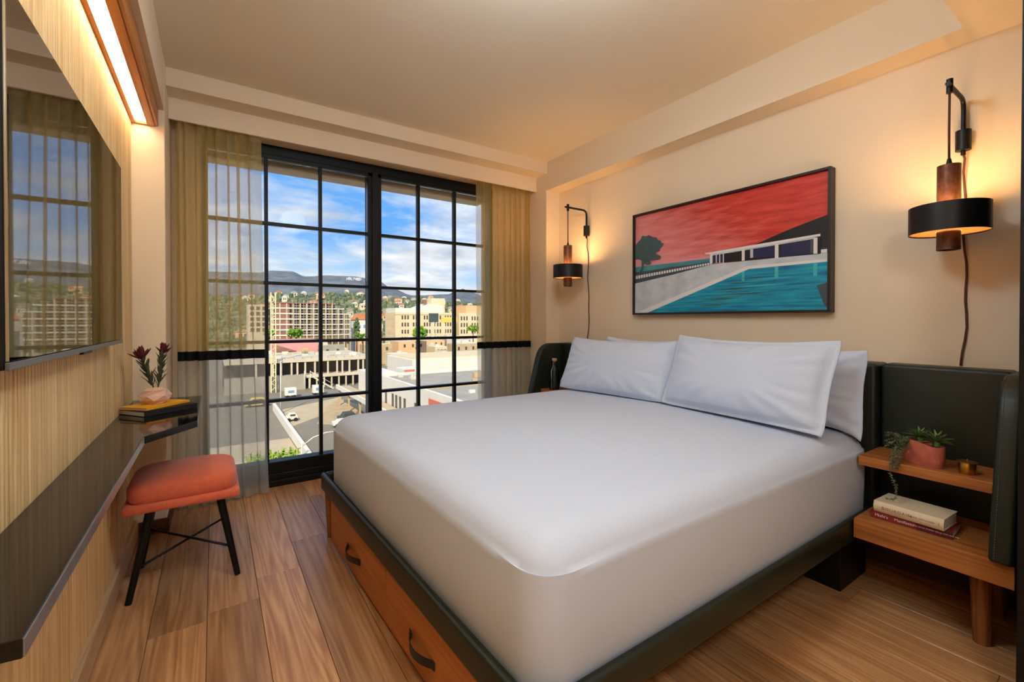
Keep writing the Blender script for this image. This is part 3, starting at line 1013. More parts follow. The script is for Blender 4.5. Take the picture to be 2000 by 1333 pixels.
# pillows
def pillow(label, centre, yaw, tilt, W, H, T, seed, flange=0.0, sag=0.0):
    """centre = middle of the bottom edge; width runs along -y, leaning back towards +x"""
    c0 = Vector(centre)
    wd = Vector((math.sin(yaw), -math.cos(yaw), 0))
    fw = Vector((-math.cos(yaw), -math.sin(yaw), 0))
    ud = (Vector((0, 0, 1)) * math.cos(tilt) - fw * math.sin(tilt))
    nd = wd.cross(ud)
    if nd.dot(fw) < 0: nd = -nd
    rn = random.Random(seed)
    off = Vector((rn.uniform(0, 50), rn.uniform(0, 50), 0))
    nu, nv = 56, 36
    vs, fs = [], []

    def pt(a, b, s):
        ia, ib = min(1, abs(a) * (1 + flange)), min(1, abs(b) * (1 + flange * 1.4))
        x_ = W / 2 * a * (1 - 0.045 * (1 - b * b))
        z_ = H / 2 * b * (1 - (0.15 if b > 0 else 0.03) * (1 - abs(a) ** 2.5))
        th = T * 0.5 * (max(0, 1 - ia ** 2.4) * max(0, 1 - ib ** 2.4)) ** 0.45
        rc = 1 - 0.04 * (abs(a) * abs(b)) ** 6
        x_ *= rc; z_ *= rc
        edge = max(ia ** 3, ib ** 3)
        ang = math.atan2(b, a)
        wr = mnoise.noise(Vector((a * 2.2, b * 2.2, s)) + off) * 0.010 * (th / (T * 0.5) + 0.1)
        wr += (0.0075 * math.sin(ang * 19 + seed + 3 * mnoise.noise(off + Vector((a * 2, b * 2, 0)))) * edge * (1 - edge) * 3)
        wr += 0.005 * mnoise.noise(Vector((a * 6, b * 9, 3.1)) + off) * edge
        n_ = s * (th + 0.0018) + wr * (1 if s > 0 else 0.6)
        droop = -sag * max(0, a) ** 6 * max(0, -b) ** 4
        return c0 + wd * x_ + ud * (z_ + H / 2) + nd * n_ + Vector((0, 0, droop))
    for s in (1, -1):
        for j in range(nv + 1):
            for i in range(nu + 1):
                a = -1 + 2 * i / nu; b = -1 + 2 * j / nv
                a = math.copysign(abs(a) ** 0.8, a); b = math.copysign(abs(b) ** 0.8, b)
                vs.append(pt(a, b, s))
    w = nu + 1; m = w * (nv + 1)
    for j in range(nv):
        for i in range(nu):
            a = j * w + i
            fs.append((a, a + 1, a + 1 + w, a + w))
            fs.append((m + a, m + a + w, m + a + 1 + w, m + a + 1))
    for i in range(nu):
        for a in (i, nv * w + i): fs.append((a, m + a, m + a + 1, a + 1))
    for j in range(nv):
        for a in (j * w, j * w + nu): fs.append((a, a + w, m + a + w, m + a))
    me = bpy.data.meshes.new('pillow')
    me.from_pydata(vs, [], fs)
    me.materials.append(M['linen'])
    for p in me.polygons: p.use_smooth = True
    bm_ = bmesh.new(); bm_.from_mesh(me); bmesh.ops.recalc_face_normals(bm_, faces=bm_.faces); bm_.to_mesh(me); bm_.free()
    me.update()
    o = put('pillow', me)
    return tag(o, label, 'pillow', 'white bed pillows')


pillow('white pillow at the front of the pile, nearest the window', (2.205, 2.15, 0.695), R(7), R(24), 0.89, 0.42, 0.175, 11, 0.03)
pillow('large white pillow with wide flange, frontmost towards the planter', (2.20, 1.285, 0.700), R(-4), R(22), 0.91, 0.45, 0.20, 23, 0.07, 0.012)
pillow('white pillow leaning on the headboard, sticking out behind the flanged one', (2.435, 1.18, 0.690), R(0), R(11), 0.80, 0.385, 0.14, 31, 0.03, 0.05)
pillow('white pillow leaning on the headboard, only its top peeking over the window-side front pillow', (2.45, 2.06, 0.694), R(2), R(9), 0.74, 0.395, 0.11, 47, 0.03)

# ================================================================== THINGS ON THE SHELVES
bk = book('paperback', 'thin dark red paperback under the cream book on the bench', 'book', 2.405, 0.599, 0.3623, 0.252, 0.15, 0.028, R(-90) + R(2), M['book_red'], M['pages'], hard=0.0012)
lettering(bk, "Misfit's", 0.016, M['ink_white'], -0.112, -0.0752, 0.0145)
lettering(bk, 'Manifesto', 0.016, M['ink_white'], -0.048, -0.0752, 0.0145)
lettering(bk, 'The stories of those who go their own way', 0.0075, M['ink_white'], 0.012, -0.0752, 0.0145)
me = MB().box(0.02, 0.1262, -0.0753, -0.07, 0.0004, 0.0276).mesh('spine_panel', plain('maroon_cover', lin(88, 22, 30), 0.5))
o = bpy.data.objects.new('spine_panel', me); COL.objects.link(o); o.parent = bk
o['label'] = 'darker maroon half of the spine'
bk = book('hardback', 'thick cream hardback with red lettering on top of the red paperback', 'book', 2.400, 0.598, 0.3908, 0.222, 0.146, 0.045, R(-90) - R(3), M['book_cream'], M['pages'], hard=0.0028, round_spine=True)
lettering(bk, 'BOURDAIN', 0.0165, M['ink_red'], -0.083, -0.0812, 0.0215, 1.25)
lettering(bk, 'LAURIE WOOLEVER', 0.0085, M['ink_dark'], 0.004, -0.0812, 0.0215, 1.1)
lettering(bk, 'l', 0.014, M['ink_dark'], 0.096, -0.0812, 0.0215)

# wavy terracotta planter
SZ = 0.6015
PX, PY = 2.452, 0.583
nn = 64


def pot_ring(z, inset, wav=True):
    pts = []
    for k in range(nn):
        a = 2 * math.pi * k / nn
        rx = 0.040 - inset; ry = 0.066 - inset
        ex = 0.72
        x_ = math.copysign(abs(math.cos(a)) ** ex, math.cos(a)) * rx
        y_ = math.copysign(abs(math.sin(a)) ** ex, math.sin(a)) * ry
        x_ += 0.011 * math.sin(y_ / 0.066 * 2.6)
        zz = z + (0.006 * math.sin(y_ / 0.066 * 2.6 + 0.6) if wav else 0)
        pts.append((PX + x_, PY + y_, zz))
    return pts


pb = MB()
prs = [pot_ring(SZ, 0.004, False), pot_ring(SZ + 0.03, 0.0, False), pot_ring(SZ + 0.088, 0.0), pot_ring(SZ + 0.091, 0.002), pot_ring(SZ + 0.088, 0.005), pot_ring(SZ + 0.065, 0.006, False)]
prv = [[pb.bm.verts.new(p) for p in rg] for rg in prs]
for a, b_ in zip(prv[:-1], prv[1:]):
    for k in range(nn): pb.bm.faces.new((a[k], a[(k + 1) % nn], b_[(k + 1) % nn], b_[k]))
pb.bm.faces.new(list(reversed(prv[0])))
plt = thing('planter', (PX, PY, SZ), 'wavy terracotta planter on the oak shelf', 'plant pot')
pb.build('pot', M['terracotta'], plt, smooth=60)
so = MB(); so.bm.faces.new([so.bm.verts.new(p) for p in pot_ring(SZ + 0.074, 0.006, False)])
so.build('soil', M['soil'], plt)

suc = blade('leaf', 0.062, 0.0105, M['leaf'], 0.45, 0.25, 0.0016)


def rosette(x, y, z, n, s0, label, seed):
    rn = random.Random(seed)
    t = thing('succulent', (x, y, z), label, 'plant', 'spiky succulents in the planter')
    MB().lathe(x, y, [(0, z - 0.004), (0.011, z), (0.012, z + 0.012), (0.006, z + 0.022), (0, z + 0.024)], 12).build('crown', M['leaf'], t, smooth=50)
    for i in range(n):
        f = i / n
        a = i * 2.39996
        el = lerp(0.25, 1.35, f)
        d = Vector((math.cos(a) * math.cos(el), math.sin(a) * math.cos(el), math.sin(el)))
        s = s0 * rn.uniform(0.85, 1.15) * lerp(1.0, 0.75, f)
        piece('leaf', suc, t, (x, y, z + 0.012 + 0.012 * f), d.to_track_quat('X', 'Z').to_euler(), (s, s, s))
    return t


rosette(2.452, 0.545, SZ + 0.082, 30, 0.92, 'brighter spiky succulent at the candle end of the planter', 3)
rosette(2.478, 0.603, SZ + 0.084, 30, 0.95, 'darker spiky succulent at the back middle of the planter', 8)

# trailing plant: many tiny round leaves on thin stems
tr_ = thing('trailing_plant', (2.44, 0.632, SZ + 0.078), 'trailing plant with tiny grey-green leaves spilling over the shelf onto the books', 'plant')
rn = random.Random(17)
stems = MB(); lv = MB()


def tiny_leaf(p, d, s):
    q = d.to_track_quat('X', 'Z')
    pts = [(0, 0, 0), (0.5, -0.35, 0.05), (1.0, 0, 0), (0.5, 0.35, 0.05), (0.5, 0, -0.12)]
    vv = [lv.bm.verts.new(p + q @ (Vector(c) * s)) for c in pts]
    for f in ((0, 1, 4), (1, 2, 4), (2, 3, 4), (3, 0, 4)): lv.bm.faces.new([vv[i] for i in f])
    for f in ((0, 3, 1), (1, 3, 2)): lv.bm.faces.new([vv[i] for i in f])


def stem(pts, r=0.0009, dens=0.005, s=0.009):
    stems.tube(pts, r, 5)
    for a, b_ in zip(pts[:-1], pts[1:]):
        a, b_ = Vector(a), Vector(b_)
        m = max(1, int((b_ - a).length / dens))
        for i in range(m):
            p = a.lerp(b_, (i + rn.random()) / m)
            for _ in range(2):
                d = Vector((rn.uniform(-1, 0.6), rn.uniform(-1, 1), rn.uniform(-0.5, 0.9))).normalized()
                tiny_leaf(p, d, s * rn.uniform(0.7, 1.3))


for i in range(16):
    a = rn.uniform(0, 6.28)
    e_ = Vector((2.415 + 0.035 * math.cos(a) - 0.015, 0.660 + 0.042 * math.sin(a), SZ + rn.uniform(0.045, 0.125)))
    b0 = Vector((2.44, 0.632, SZ + 0.076))
    md = (b0 + e_) / 2 + Vector((0, 0, 0.02))
    stem([b0, md, e_])
for i in range(6):
    yy = 0.640 + rn.uniform(-0.012, 0.02)
    stem([(2.43, 0.632, SZ + 0.08), (2.40, yy, SZ + 0.07), (2.368, yy + 0.006, SZ + 0.03), (2.361, yy + 0.008, SZ + rn.uniform(-0.03, 0.0))])
stem([(2.43, 0.632, SZ + 0.08), (2.385, 0.655, SZ + 0.06), (2.362, 0.664, SZ + 0.02), (2.360, 0.670, SZ - 0.03)], 0.0011, 0.006, 0.009)
stem([(2.360, 0.670, SZ - 0.03), (2.358, 0.662, SZ - 0.06), (2.360, 0.648, SZ - 0.095), (2.362, 0.646, SZ - 0.130), (2.358, 0.650, SZ - 0.148), (2.348, 0.668, SZ - 0.152), (2.345, 0.678, SZ - 0.153)], 0.0012, 0.0045, 0.0095)
stems.build('stems', plain('stem_brown', lin(116, 100, 70), 0.7), tr_)
lo = lv.build('leaves', M['leaf_grey'], tr_)
lo['kind'] = 'stuff'

t = thing('brass_candle', (2.445, 0.453, SZ), 'small round brass candle tin with lid beside the planter', 'candle')
MB().lathe(2.445, 0.453, [(0, SZ), (0.0245, SZ), (0.0255, SZ + 0.002), (0.0255, SZ + 0.041), (0.024, SZ + 0.043), (0, SZ + 0.043)], 40).build('tin', M['brass'], t, smooth=40)
MB().lathe(2.445, 0.453, [(0, SZ + 0.043), (0.032, SZ + 0.0435), (0.032, SZ + 0.046), (0.012, SZ + 0.048), (0, SZ + 0.048)], 40).build('lid', M['brass'], t, smooth=30)
MB().lathe(2.445, 0.453, [(0, SZ + 0.048), (0.0025, SZ + 0.048), (0.0025, SZ + 0.054), (0, SZ + 0.056)], 12).build('knob', M['brass'], t, smooth=40)

BX, BY = 2.455, 3.005
t = thing('water_bottle', (BX, BY, SZ), 'clear glass water bottle with cork beside the front pillow', 'bottle')
MB().lathe(BX, BY, [(0, SZ), (0.039, SZ), (0.042, SZ + 0.004), (0.042, SZ + 0.155), (0.038, SZ + 0.175), (0.024, SZ + 0.195), (0.020, SZ + 0.205), (0.019, SZ + 0.238), (0.021, SZ + 0.241), (0.021, SZ + 0.247),
                    (0.0165, SZ + 0.247), (0.0165, SZ + 0.205), (0.034, SZ + 0.172), (0.0385, SZ + 0.153), (0.0385, SZ + 0.008), (0, SZ + 0.008)], 40).build('glass', M['bottle_glass'], t, smooth=50)
MB().lathe(BX, BY, [(0, SZ + 0.0085), (0.038, SZ + 0.0085), (0.038, SZ + 0.150), (0, SZ + 0.150)], 32).build('water', M['water'], t, smooth=50)
MB().lathe(BX, BY, [(0, SZ + 0.232), (0.0155, SZ + 0.232), (0.018, SZ + 0.2475), (0.021, SZ + 0.2475), (0.0215, SZ + 0.268), (0, SZ + 0.269)], 28).build('cork', M['cork'], t, smooth=40)

# ================================================================== PAINTING
# picture plane: s runs from the window end to the near end, h runs upward
FX = 2.702
Y_L, Y_R, Z_B, Z_T = 2.356, 1.020, 1.243, 2.014
pc = thing('framed_painting', (2.73, (Y_L + Y_R) / 2, Z_B), 'black framed painting of a poolside house under a red sky above the pillows', 'picture')
fw_ = 0.014
for nm, bx in (('frame_rail', (FX, 2.7595, Y_R, Y_L, Z_T - fw_, Z_T)), ('frame_rail', (FX, 2.7595, Y_R, Y_L, Z_B, Z_B + fw_)),
               ('frame_stile', (FX, 2.7595, Y_R, Y_R + fw_, Z_B + fw_, Z_T - fw_)), ('frame_stile', (FX, 2.7595, Y_L - fw_, Y_L, Z_B + fw_, Z_T - fw_))):
    MB().box(*bx, bev=0.001).build(nm, plain('picture_frame', lin(38, 24, 18), 0.4, var=0.2, vscale=30), pc)
# print area in zoomed photo units -> picture coordinates
TLx, TRx = 155.0, 1622.0
hl, hr = 737.0, 1070.0


def art(px, py):
    xn = (px - TLx) / (TRx - TLx)
    top = 485 - 360 * xn
    bot = 1222 - 27 * xn
    v_ = (bot - py) / (bot - top)
    zl, zr = 1 / hl, 1 / hr
    s = xn * zl / (zr + xn * (zl - zr))
    return lerp(Y_L - fw_, Y_R + fw_, s), lerp(Z_B + fw_, Z_T - fw_, v_)


def paint_mat(name, a, b_, sc=(1, 3, 22), extra=None):
    m, nt, p = nodes(name)
    p.inputs['Roughness'].default_value = 0.5
    t_ = nt.nodes.new('ShaderNodeTexCoord')
    mp = nt.nodes.new('ShaderNodeMapping'); mp.inputs['Scale'].default_value = sc
    n_ = nt.nodes.new('ShaderNodeTexNoise'); n_.inputs['Scale'].default_value = 1.6; n_.inputs['Detail'].default_value = 6
    r_ = nt.nodes.new('ShaderNodeValToRGB')
    r_.color_ramp.elements[0].position = 0.33; r_.color_ramp.elements[1].position = 0.68
    r_.color_ramp.elements[0].color = a; r_.color_ramp.elements[1].color = b_
    nt.links.new(t_.outputs['Object'], mp.inputs[0]); nt.links.new(mp.outputs[0], n_.inputs['Vector'])
    nt.links.new(n_.outputs['Fac'], r_.inputs[0])
    last = r_.outputs[0]
    if extra:
        # pink paint washed in towards the lower window-side corner
        sp = nt.nodes.new('ShaderNodeSeparateXYZ'); nt.links.new(t_.outputs['Object'], sp.inputs[0])
        c1 = nt.nodes.new('ShaderNodeMath'); c1.operation = 'MULTIPLY_ADD'; c1.inputs[1].default_value = 1.15; c1.inputs[2].default_value = 0.42
        nt.links.new(sp.outputs['Y'], c1.inputs[0])
        c2 = nt.nodes.new('ShaderNodeMath'); c2.operation = 'MULTIPLY_ADD'; c2.inputs[1].default_value = -1.5
        nt.links.new(sp.outputs['Z'], c2.inputs[0]); nt.links.new(c1.outputs[0], c2.inputs[2])
        c3 = nt.nodes.new('ShaderNodeMath'); c3.operation = 'ADD'; c3.use_clamp = True
        n3 = nt.nodes.new('ShaderNodeMath'); n3.operation = 'MULTIPLY_ADD'; n3.inputs[1].default_value = 0.9; n3.inputs[2].default_value = 0.22
        nt.links.new(n_.outputs['Fac'], n3.inputs[0])
        nt.links.new(c2.outputs[0], c3.inputs[0]); nt.links.new(n3.outputs[0], c3.inputs[1])
        mx_ = nt.nodes.new('ShaderNodeMixRGB'); mx_.inputs[2].default_value = extra
        nt.links.new(c3.outputs[0], mx_.inputs[0]); nt.links.new(last, mx_.inputs[1])
        last = mx_.outputs[0]
    nt.links.new(last, p.inputs['Base Color'])
    return m


PM = [paint_mat('art_red_sky', lin(186, 38, 30), lin(226, 76, 58), extra=lin(236, 150, 148)),
      paint_mat('art_teal_sea', lin(50, 122, 130), lin(84, 158, 160)),
      plain('art_black_hill', lin(22, 18, 18), 0.5, var=0.2, vscale=8),
      paint_mat('art_terrace', lin(184, 190, 194), lin(212, 214, 216), (1, 6, 10)),
      plain('art_white', lin(232, 226, 222), 0.5),
      paint_mat('art_pool', lin(4, 100, 146), lin(20, 172, 192), (1, 2.4, 40)),
      plain('art_navy', lin(34, 34, 78), 0.5, var=0.2, vscale=20),
      plain('art_tree', lin(70, 92, 94), 0.6, var=0.15, vscale=20),
      plain('art_slate', lin(66, 76, 82), 0.6, var=0.15),
      plain('art_aqua', lin(70, 186, 190), 0.5, var=0.1),
      plain('art_pink', lin(232, 150, 158), 0.5, var=0.05)]
cv = MB()
layer = [0]


def poly(pts, mi):
    layer[0] += 1
    xx = 2.722 - 0.00012 * layer[0]
    f = cv.bm.faces.new([cv.bm.verts.new((xx,) + art(*p)) for p in pts])
    f.material_index = mi


def rect(x0, x1, ya0, ya1, yb0, yb1, mi): poly([(x0, ya0), (x1, yb0), (x1, yb1), (x0, ya1)], mi)


poly([(155, 485), (1622, 125), (1622, 1195), (155, 1222)], 0)
poly([(155, 842), (450, 818), (760, 780), (760, 800), (155, 872)], 10)
poly([(155, 870), (760, 797), (760, 850), (155, 935)], 1)
poly([(1065, 695), (1250, 610), (1420, 540), (1622, 463), (1622, 775), (1065, 800)], 2)
poly([(155, 912), (420, 870), (745, 826), (745, 852), (155, 1003)], 8)
for k in range(30):
    xa = 157 + 585 * (k / 30); xb = xa + 585 / 30 * 0.72
    f0, f1 = (xa - 157) / 585, (xb - 157) / 585
    poly([(xa, lerp(937, 832, f0)), (xb, lerp(937, 832, f1)), (xb, lerp(962, 846, f1)), (xa, lerp(962, 846, f0))], 4)
poly([(155, 996), (450, 925), (745, 846), (1100, 812), (1622, 758), (1622, 815), (1020, 872), (160, 1222), (155, 1222)], 3)
poly([(160, 1222), (1010, 862), (1622, 806), (1622, 826), (1020, 884), (245, 1222)], 4)
poly([(245, 1222), (1020, 884), (1622, 826), (1622, 1195)], 5)
rect(830, 1560, 757, 834, 640, 768, 2)
rect(742, 832, 768, 838, 757, 830, 6)
for xx in (768, 795, 822): rect(xx, xx + 7, 764, 838, 763, 837, 4)
rect(1055, 1215, 722, 800, 700, 790, 6)
rect(1262, 1480, 695, 790, 665, 765, 6)
poly([(685, 762), (1560, 614), (1560, 632), (740, 772), (690, 770)], 4)
poly([(725, 772), (1520, 640), (1520, 652), (725, 784)], 3)
for xa, xb, y0_, y1_ in ((724, 744, 775, 842), (966, 988, 735, 822), (1216, 1244, 692, 802), (1508, 1538, 645, 768)): rect(xa, xb, y0_, y1_, y0_ - 3, y1_ - 2, 4)
rect(1030, 1052, 735, 800, 731, 797, 3)
rect(1484, 1506, 660, 765, 656, 762, 8)
rect(1565, 1612, 735, 762, 728, 758, 4)
rect(1565, 1618, 722, 736, 715, 729, 6)
for xa, xb, y0_, y1_ in ((966, 988, 905, 978), (1216, 1244, 868, 948), (1508, 1538, 842, 940)): rect(xa, xb, y0_, y1_, y0_ - 3, y1_ - 2, 9)
rt = random.Random(4)
for k in range(16):
    yy = 960 + 14 * k + rt.uniform(-5, 5)
    xa = max(1020 - (yy - 884) * 2.1 + rt.uniform(20, 260), 300); xb = min(xa + rt.uniform(160, 520), 1600)
    hh = rt.uniform(2, 4)
    sl = -0.07
    poly([(xa, yy), ((xa + xb) / 2, yy - hh + sl * (xb - xa) / 2), (xb, yy + sl * (xb - xa)), ((xa + xb) / 2, yy + hh + sl * (xb - xa) / 2)], 9 if k % 3 else 8)
poly([(1535, 1010), (1622, 985), (1622, 1190), (1590, 1150)], 8)
tp = [(158, 705), (178, 678), (200, 655), (212, 628), (240, 634), (262, 624), (290, 640), (318, 642), (330, 660), (352, 668), (356, 686), (376, 688), (362, 708), (345, 722), (340, 744),
      (318, 752), (316, 772), (350, 782), (352, 802), (330, 812), (262, 818), (280, 832), (276, 850), (246, 852), (225, 838), (222, 865), (205, 905), (188, 915), (205, 872), (206, 820), (190, 806), (158, 806)]
poly(tp, 7)
cvo = cv.build('canvas', PM, pc)
MB().box(2.7225, 2.7555, Y_R + fw_, Y_L - fw_, Z_B + fw_, Z_T - fw_).build('backing', M['black'], pc)
# ================================================================== THE CITY OUTSIDE
G = -17.0
C = {}
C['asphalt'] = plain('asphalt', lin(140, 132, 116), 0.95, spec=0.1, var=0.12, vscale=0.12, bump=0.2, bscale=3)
C['concrete'] = plain('concrete_and_sun_patch', lin(196, 178, 146), 0.95, spec=0.1, var=0.08, vscale=0.2)
C['tan'] = plain('tan_concrete_and_sun_patch', lin(190, 168, 132), 0.95, spec=0.1, var=0.12, vscale=0.4)
C['white'] = plain('white_stucco', lin(226, 220, 206), 0.9, spec=0.1, var=0.03, vscale=0.5)
C['cream'] = plain('cream_stucco', lin(222, 204, 166), 0.9, spec=0.1, var=0.05, vscale=0.2)
C['peach'] = plain('peach_stucco', lin(224, 184, 140), 0.9, spec=0.1, var=0.05, vscale=0.2)
C['grey'] = plain('grey_roofing', lin(168, 162, 148), 0.95, spec=0.1, var=0.1, vscale=0.3)
C['deck'] = plain('fresh_concrete', lin(208, 196, 172), 0.95, spec=0.1, var=0.08, vscale=0.3)
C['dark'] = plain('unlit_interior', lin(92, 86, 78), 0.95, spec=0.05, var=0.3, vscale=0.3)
C['brick'] = plain('brick_red', lin(150, 110, 94), 0.95, spec=0.1, var=0.15, vscale=0.5)
C['pink'] = plain('pink_stucco', lin(214, 150, 148), 0.95, spec=0.1, var=0.08, vscale=0.2)
C['ochre'] = plain('ochre_sheathing', lin(186, 160, 112), 0.95, spec=0.1, var=0.2, vscale=0.4)
C['glass'] = plain('far_glass', lin(78, 74, 66), 0.3, spec=0.6)
C['steel'] = plain('galvanised', lin(206, 200, 184), 0.6, var=0.1)
C['hoist'] = plain('hoist_yellow', lin(226, 216, 172), 0.7)
C['roof_tile'] = plain('clay_tile', lin(206, 128, 84), 0.9, var=0.15, vscale=0.5)
C['green'] = plain('street_tree', lin(104, 142, 44), 0.9, spec=0.1, var=0.35, vscale=0.8)
C['cypress'] = plain('cypress_green', lin(86, 108, 66), 0.9, spec=0.1, var=0.35, vscale=0.8)
C['hedge'] = plain('bamboo_green', lin(150, 176, 72), 0.9, spec=0.1, var=0.3, vscale=3)
C['bark'] = plain('bark', lin(96, 78, 60), 0.95, var=0.2, vscale=2)
C['board'] = plain('dark_board', lin(66, 82, 78), 0.7, var=0.1, vscale=0.3)
C['yellow'] = plain('yellow_board', lin(232, 200, 96), 0.7, var=0.05)
C['red'] = plain('red_band', lin(214, 116, 96), 0.8)
C['blue'] = plain('blue_panel', lin(120, 150, 190), 0.7)
C['tyre'] = plain('tyre', lin(30, 30, 30), 0.9)


def hill_mat(name, cols, scale):
    m, nt, p = nodes(name)
    p.inputs['Roughness'].default_value = 1.0
    p.inputs['Specular IOR Level'].default_value = 0.0
    t_ = nt.nodes.new('ShaderNodeTexCoord')
    n_ = nt.nodes.new('ShaderNodeTexNoise'); n_.inputs['Scale'].default_value = scale; n_.inputs['Detail'].default_value = 8; n_.inputs['Roughness'].default_value = 0.7
    nt.links.new(t_.outputs['Object'], n_.inputs['Vector'])
    r_ = nt.nodes.new('ShaderNodeValToRGB')
    r_.color_ramp.elements[0].position = 0.34; r_.color_ramp.elements[0].color = cols[0]
    r_.color_ramp.elements[1].position = 0.66; r_.color_ramp.elements[1].color = cols[-1]
    if len(cols) == 3:
        e_ = r_.color_ramp.elements.new(0.5); e_.color = cols[1]
    nt.links.new(n_.outputs['Fac'], r_.inputs[0]); nt.links.new(r_.outputs[0], p.inputs['Base Color'])
    return m


C['mountain'] = hill_mat('hazy_chaparral', (lin(92, 102, 112), lin(126, 132, 136)), 0.02)  # blue-grey of distance haze is mixed into the slope colour
C['wooded'] = hill_mat('wooded_hill', (lin(84, 102, 86), lin(128, 132, 104), lin(176, 160, 126)), 0.03)

# ground, paving, and pale patches painting sunlight on the lot
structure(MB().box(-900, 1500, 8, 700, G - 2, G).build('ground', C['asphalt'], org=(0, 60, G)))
structure(MB().box(-40, 9.6, 61.8, 76, G, G + 0.06).build('paving_and_sun_patch', C['concrete']))
sun_patch = MB().prism([(11, 84), (21, 95), (25, 110), (11.5, 101)], 'z', G, G + 0.05)
structure(sun_patch.build('paving_and_sun_patch', C['concrete']))  # sunlit part of the lot, painted as paler ground
structure(MB().prism([(15, 84), (19, 80), (26, 96), (24, 108), (20, 100)], 'z', G, G + 0.08).build('paving_and_sun_patch', C['tan']))  # second patch of sunlight put into the ground colour

w = thing('lot_wall', (9.9, 80, G), 'low white concrete wall dividing the two parking lots', 'wall')
MB().box(9.75, 10.25, 61, 101, G, G + 1.5, bev=0.03).build('long_side', C['white'], w)
MB().box(-40, 9.6, 61, 61.6, G, G + 1.4, bev=0.03).build('front_side', C['deck'], w)
hd = MB()
rn = random.Random(2)
for i in range(60):
    x_, y_ = rn.uniform(3.2, 8.2), rn.uniform(56, 59.5)
    for s in range(4):
        a = rn.uniform(0, 6.28)
        hgt = rn.uniform(1.4, 3.0)
        p0 = Vector((x_, y_, G)); p1 = p0 + Vector((math.cos(a) * 0.25, math.sin(a) * 0.25, hgt)); p2 = p0 + Vector((math.cos(a) * 0.7, math.sin(a) * 0.7, hgt * 1.02))
        hd.tube([p0, p1, p2], [0.05, 0.1, 0.01], 4)
tag(hd.build('bamboo_clump', C['hedge']), 'bright green leafy clump growing below the window in front of the lot wall', 'shrub')


def street_lamp(x, y, h, dirx, label, mat=None):
    t = thing('street_lamp', (x, y, G), label, 'street lamp')
    MB().tube([(x, y, G), (x, y, G + h)], [0.16, 0.1], 8).build('pole', C['steel'], t)
    MB().tube([(x, y, G + h - 0.3), (x + dirx * 1.3, y, G + h + 0.6), (x + dirx * 2.8, y, G + h + 1.0), (x + dirx * 4.0, y, G + h + 1.0)], 0.09, 6).build('arm', C['steel'], t)
    MB().box(min(x + dirx * 3.8, x + dirx * 5.0), max(x + dirx * 3.8, x + dirx * 5.0), y - 0.2, y + 0.2, G + h + 0.85, G + h + 1.1, bev=0.05).build('lamp_head', C['white'], t)
    return t


street_lamp(10.75, 97.0, 10.3, 1, 'tall pale street lamp between the box trucks and the white van')
street_lamp(9.0, 60.2, 2.9, 1, 'curved pale street lamp near the bottom of the window by the lot wall')


def vehicle(name, x, y, L, W, H, label, cat, box=True, body='white'):
    t = thing(name, (x, y, G), label, cat)
    if box:
        MB().box(x - L / 2, x + L / 2, y - W / 2, y + W / 2, G + 0.6, G + H, bev=0.06).build('cargo_box', C[body], t)
        MB().box(x - L / 2 + 0.6, x + L / 2 - 0.5, y - W / 2 - 0.02, y - W / 2 + 0.02, G + 1.2, G + H - 0.5).build('side_panel', C['blue'], t)
    else:
        MB().prism([(x - L / 2, G + 0.4), (x - L / 2, G + 0.95), (x - L * 0.32, G + 1.0), (x - L * 0.2, G + H), (x + L * 0.3, G + H), (x + L * 0.43, G + 1.05), (x + L / 2, G + 0.9), (x + L / 2, G + 0.4)], 'y', y - W / 2, y + W / 2, bev=0.06).build('car_body', C[body], t)
        for s in (-1, 1):
            MB().box(x - L * 0.17, x + L * 0.27, y + s * W / 2 - 0.03, y + s * W / 2 + 0.03, G + 1.0, G + H - 0.12).build('side_window', C['glass'], t)
    for sx in (-0.3, 0.3):
        for sy in (-1, 1):
            MB().tube([(x + sx * L, y + sy * W / 2 - 0.1, G + 0.35), (x + sx * L, y + sy * W / 2 + 0.1, G + 0.35)], 0.35, 10).build('wheel', C['tyre'], t)
    return t


vehicle('box_truck', 14.9, 116.0, 2.4, 2.0, 2.3, 'white box truck with blue side panel right of the tall street lamp', 'truck')
vehicle('box_truck', 21.0, 116.5, 2.4, 2.0, 2.4, 'white box truck behind the centre muntin, below the scaffold stairs', 'truck')
vehicle('parked_van', 11.6, 88.8, 1.9, 1.4, 1.45, 'white van parked at the foot of the tall street lamp', 'van', box=False)
vehicle('parked_car', 20.0, 83.5, 3.2, 1.7, 1.6, 'grey green car just above the corner of the mattress', 'car', box=False, body='board')
vehicle('parked_car', 18.2, 79.5, 3.2, 1.5, 1.3, 'white car half hidden by the corner of the mattress', 'car', box=False)
vehicle('parked_car', 7.4, 108.0, 4.4, 1.9, 1.8, 'yellow car seen beside the left curtain edge', 'car', box=False, body='yellow')

# low building under construction: stacked decks on props
cs = thing('construction_deck', (22, 140, G), 'low concrete building under construction with dark open floors behind the box trucks', 'building')
MB().box(2, 38, 129, 156, -9.9, -8.9, bev=0.05).build('deck_slab', C['deck'], cs)
MB().box(20, 38, 129, 156, -14.2, -13.4, bev=0.05).build('deck_slab', C['deck'], cs)
MB().box(2, 20, 127.5, 131, G, -13.2, bev=0.05).build('retaining_wall', C['grey'], cs)
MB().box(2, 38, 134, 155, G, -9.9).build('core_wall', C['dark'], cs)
for i in range(16):
    x_ = 8.6 + i * 1.9 + (0.5 if i % 3 == 1 else 0)
    MB().box(x_, x_ + 0.42, 129.2, 129.6, -13.4 if x_ > 20 else -13.2, -9.9).build('column', C['deck'], cs)
for i in range(9):
    x_ = 21 + i * 1.9
    MB().box(x_, x_ + 0.35, 129.2, 129.6, G, -14.2).build('column', C['deck'], cs)
